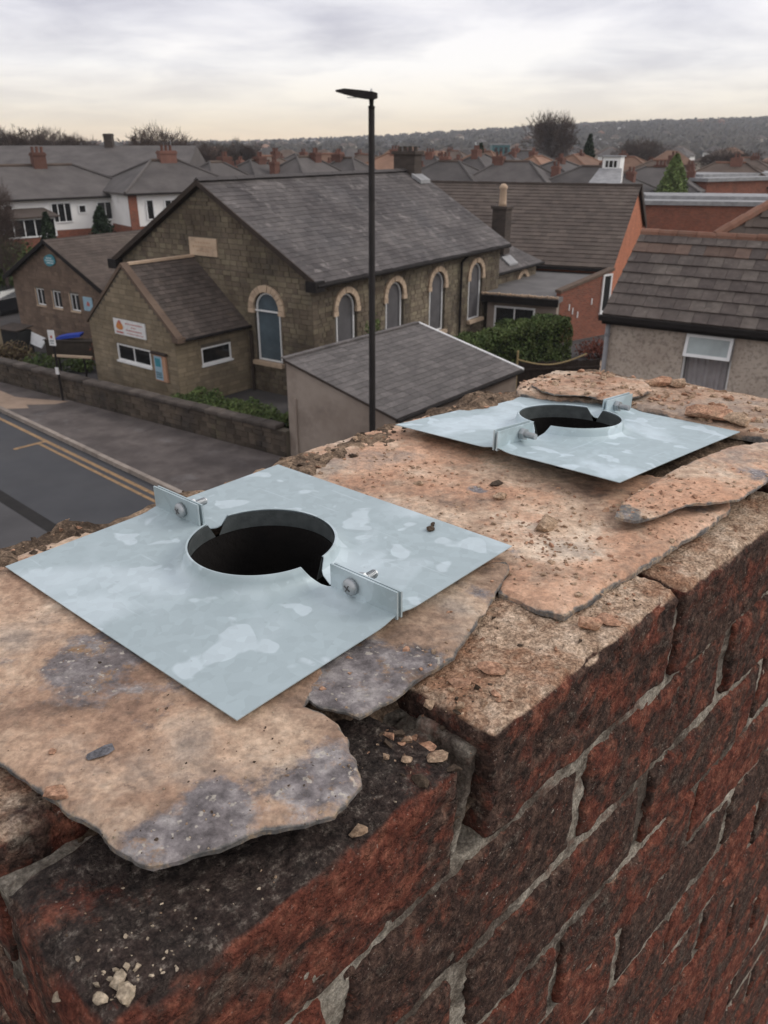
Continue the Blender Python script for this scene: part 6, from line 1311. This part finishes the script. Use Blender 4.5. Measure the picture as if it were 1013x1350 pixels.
# ================================================================== HILLSIDE
prof = [(-3000, 4), (-652, 5), (-227, 7), (-137, 10.2), (-8, 14.8), (120, 21.8), (247, 28.7), (374, 34.5), (501, 38), (645, 42), (1200, 50), (3000, 55)]
def ridge_h(x): return np.interp(x, [p[0] for p in prof], [p[1] for p in prof])
def hill_h(x, y):
    x = np.asarray(x, float); y = np.asarray(y, float); xr = x * 1500 / np.maximum(y, 200)
    t = np.clip((y - 480) / 1020, 0, 1); t = t * t * (3 - 2 * t)
    b_ = fbm(np.c_[x.ravel() / 160, y.ravel() / 160, np.zeros(x.size)], 4).reshape(x.shape)
    far = np.clip((y - 1500) / 1800, 0, 1)
    return -0.3 + t * (ridge_h(xr) - 1.2 + 1.3 * b_) * (1 - 0.35 * far) + far * (7 + 8 * fbm(np.c_[x.ravel() / 700, y.ravel() / 700, np.ones(x.size)], 3).reshape(x.shape))
gx = np.linspace(-2200, 2200, 190); gy = np.concatenate([np.linspace(430, 1700, 70), np.linspace(1740, 2400, 14)])
Xg, Yg = np.meshgrid(gx, gy); Hg = hill_h(Xg, Yg); nx = len(gx)
fs = [(j * nx + i, j * nx + i + 1, (j + 1) * nx + i + 1, (j + 1) * nx + i) for j in range(len(gy) - 1) for i in range(nx - 1)]
struct(np_obj('hillside', np.c_[Xg.ravel(), Yg.ravel(), Hg.ravel()], fs, 'hill'))
# woodland on the hill and between the far houses
rg = random.Random(17); mb = MB()
def clump(x, y, z, r, n=9):
    for _ in range(n):
        p = V((x + rg.gauss(0, r * 0.5), y + rg.gauss(0, r * 0.5), z + r * rg.uniform(0.15, 1.15))); a = V((rg.gauss(0, 1), rg.gauss(0, 1), rg.gauss(0, 1))).normalized() * r * rg.uniform(0.3, 0.6); b2 = a.orthogonal().normalized() * r * rg.uniform(0.3, 0.6)
        mb.cur = rg.random(); mb.add([p - a, p + b2, p + a, p - b2], [(0, 1, 2, 3)])
for _ in range(9000):
    y = rg.uniform(560, 1560); u = rg.uniform(-0.55, 0.55); x = u * y
    dens = 0.25 + 0.75 * (1 / (1 + math.exp(-(u - 0.13) * 16)))
    if rg.random() > dens: continue
    clump(x, y, float(hill_h(np.array([x]), np.array([y]))[0]), rg.uniform(3.0, 6.0))
for _ in range(700):
    y = rg.uniform(155, 470); x = rg.uniform(-0.5, 0.5) * y; clump(x, y, 0, rg.uniform(1.6, 3.2), 14)
stuff(tag(mb.build('woodland', 'woodland', recalc=False), 'bare woodland covering the far hillside and valley', 'woodland'))
fmw = {}
for wm, rm_ in (('render_white', 'house_roof_grey'), ('render_cream', 'house_roof_brown'), ('brick_red', 'house_roof_grey'), ('brick_red', 'house_roof_orange')):
    a = MB(); a.span((-4.2, -3.5, -2), (4.2, 3.5, 5.2)); b_ = hip_mesh(8.4, 7, 5.2, 7.6); fmw[(wm, rm_)] = (a.mesh('wall', wm), b_.mesh('roof', rm_))
keys = list(fmw)
for i in range(170):
    if i < 105: y = rg.uniform(600, 1500); u = rg.uniform(-0.46, 0.30) if rg.random() < 0.8 else rg.uniform(0.1, 0.46)
    else: y = rg.uniform(165, 420); u = rg.uniform(-0.40, 0.46)
    x = u * y; z = float(hill_h(np.array([x]), np.array([y]))[0]) if y > 480 else 0.0
    far = y > 480
    t = thing('distant_house', 'tiny distant house on the far hillside beyond the rooftops' if far else 'small distant house in the valley between the rooftops and the hill', 'house', (x, y, z), rg.uniform(0, 3.1), 'houses on the far hillside' if far else 'houses in the far valley')
    wk = fmw[keys[rg.choice([0, 0, 1, 1, 2, 3])]]; link('wall', wk[0], t); link('roof', wk[1], t)

# ================================================================== the house under the chimney
hb = thing('terraced_house', 'slate-roofed terraced house beneath the brick chimney', 'house', (st_world(SC, TC).x, st_world(SC, TC).y, 0), R(45))
zr_ = CZ - 6.3 * U; mb = MB(); mb.span((-3.9, -9, 0), (3.9, 2.3, 5.0)); mb.build('wall', 'brick_red', hb)
mb = MB()
for s in (-1, 1): mb.extrude([(0, -9.2, zr_), (s * 4.2, -9.2, 4.8), (s * 4.2, -9.2, 4.9), (0, -9.2, zr_ + 0.1)], (0, 11.7, 0))
mb.build('roof', 'slate_garage', hb)

# ================================================================== haze
hz_ = MB(); hz_.span((-2500, -200, -3.0), (2500, 2500, 75)); m = bpy.data.materials.new('haze_air'); m.use_nodes = True; nt = m.node_tree; nt.nodes.clear(); MT['haze_air'] = m
ho = nd(nt, 'ShaderNodeOutputMaterial'); pvn = nd(nt, 'ShaderNodeVolumePrincipled', {'Color': (0.82, 0.86, 0.93, 1), 'Density': 0.00023, 'Anisotropy': 0.0}); nt.links.new(pvn.outputs[0], ho.inputs['Volume'])
stuff(tag(hz_.build('haze', 'haze_air'), 'thin winter haze filling the valley air', 'haze'))
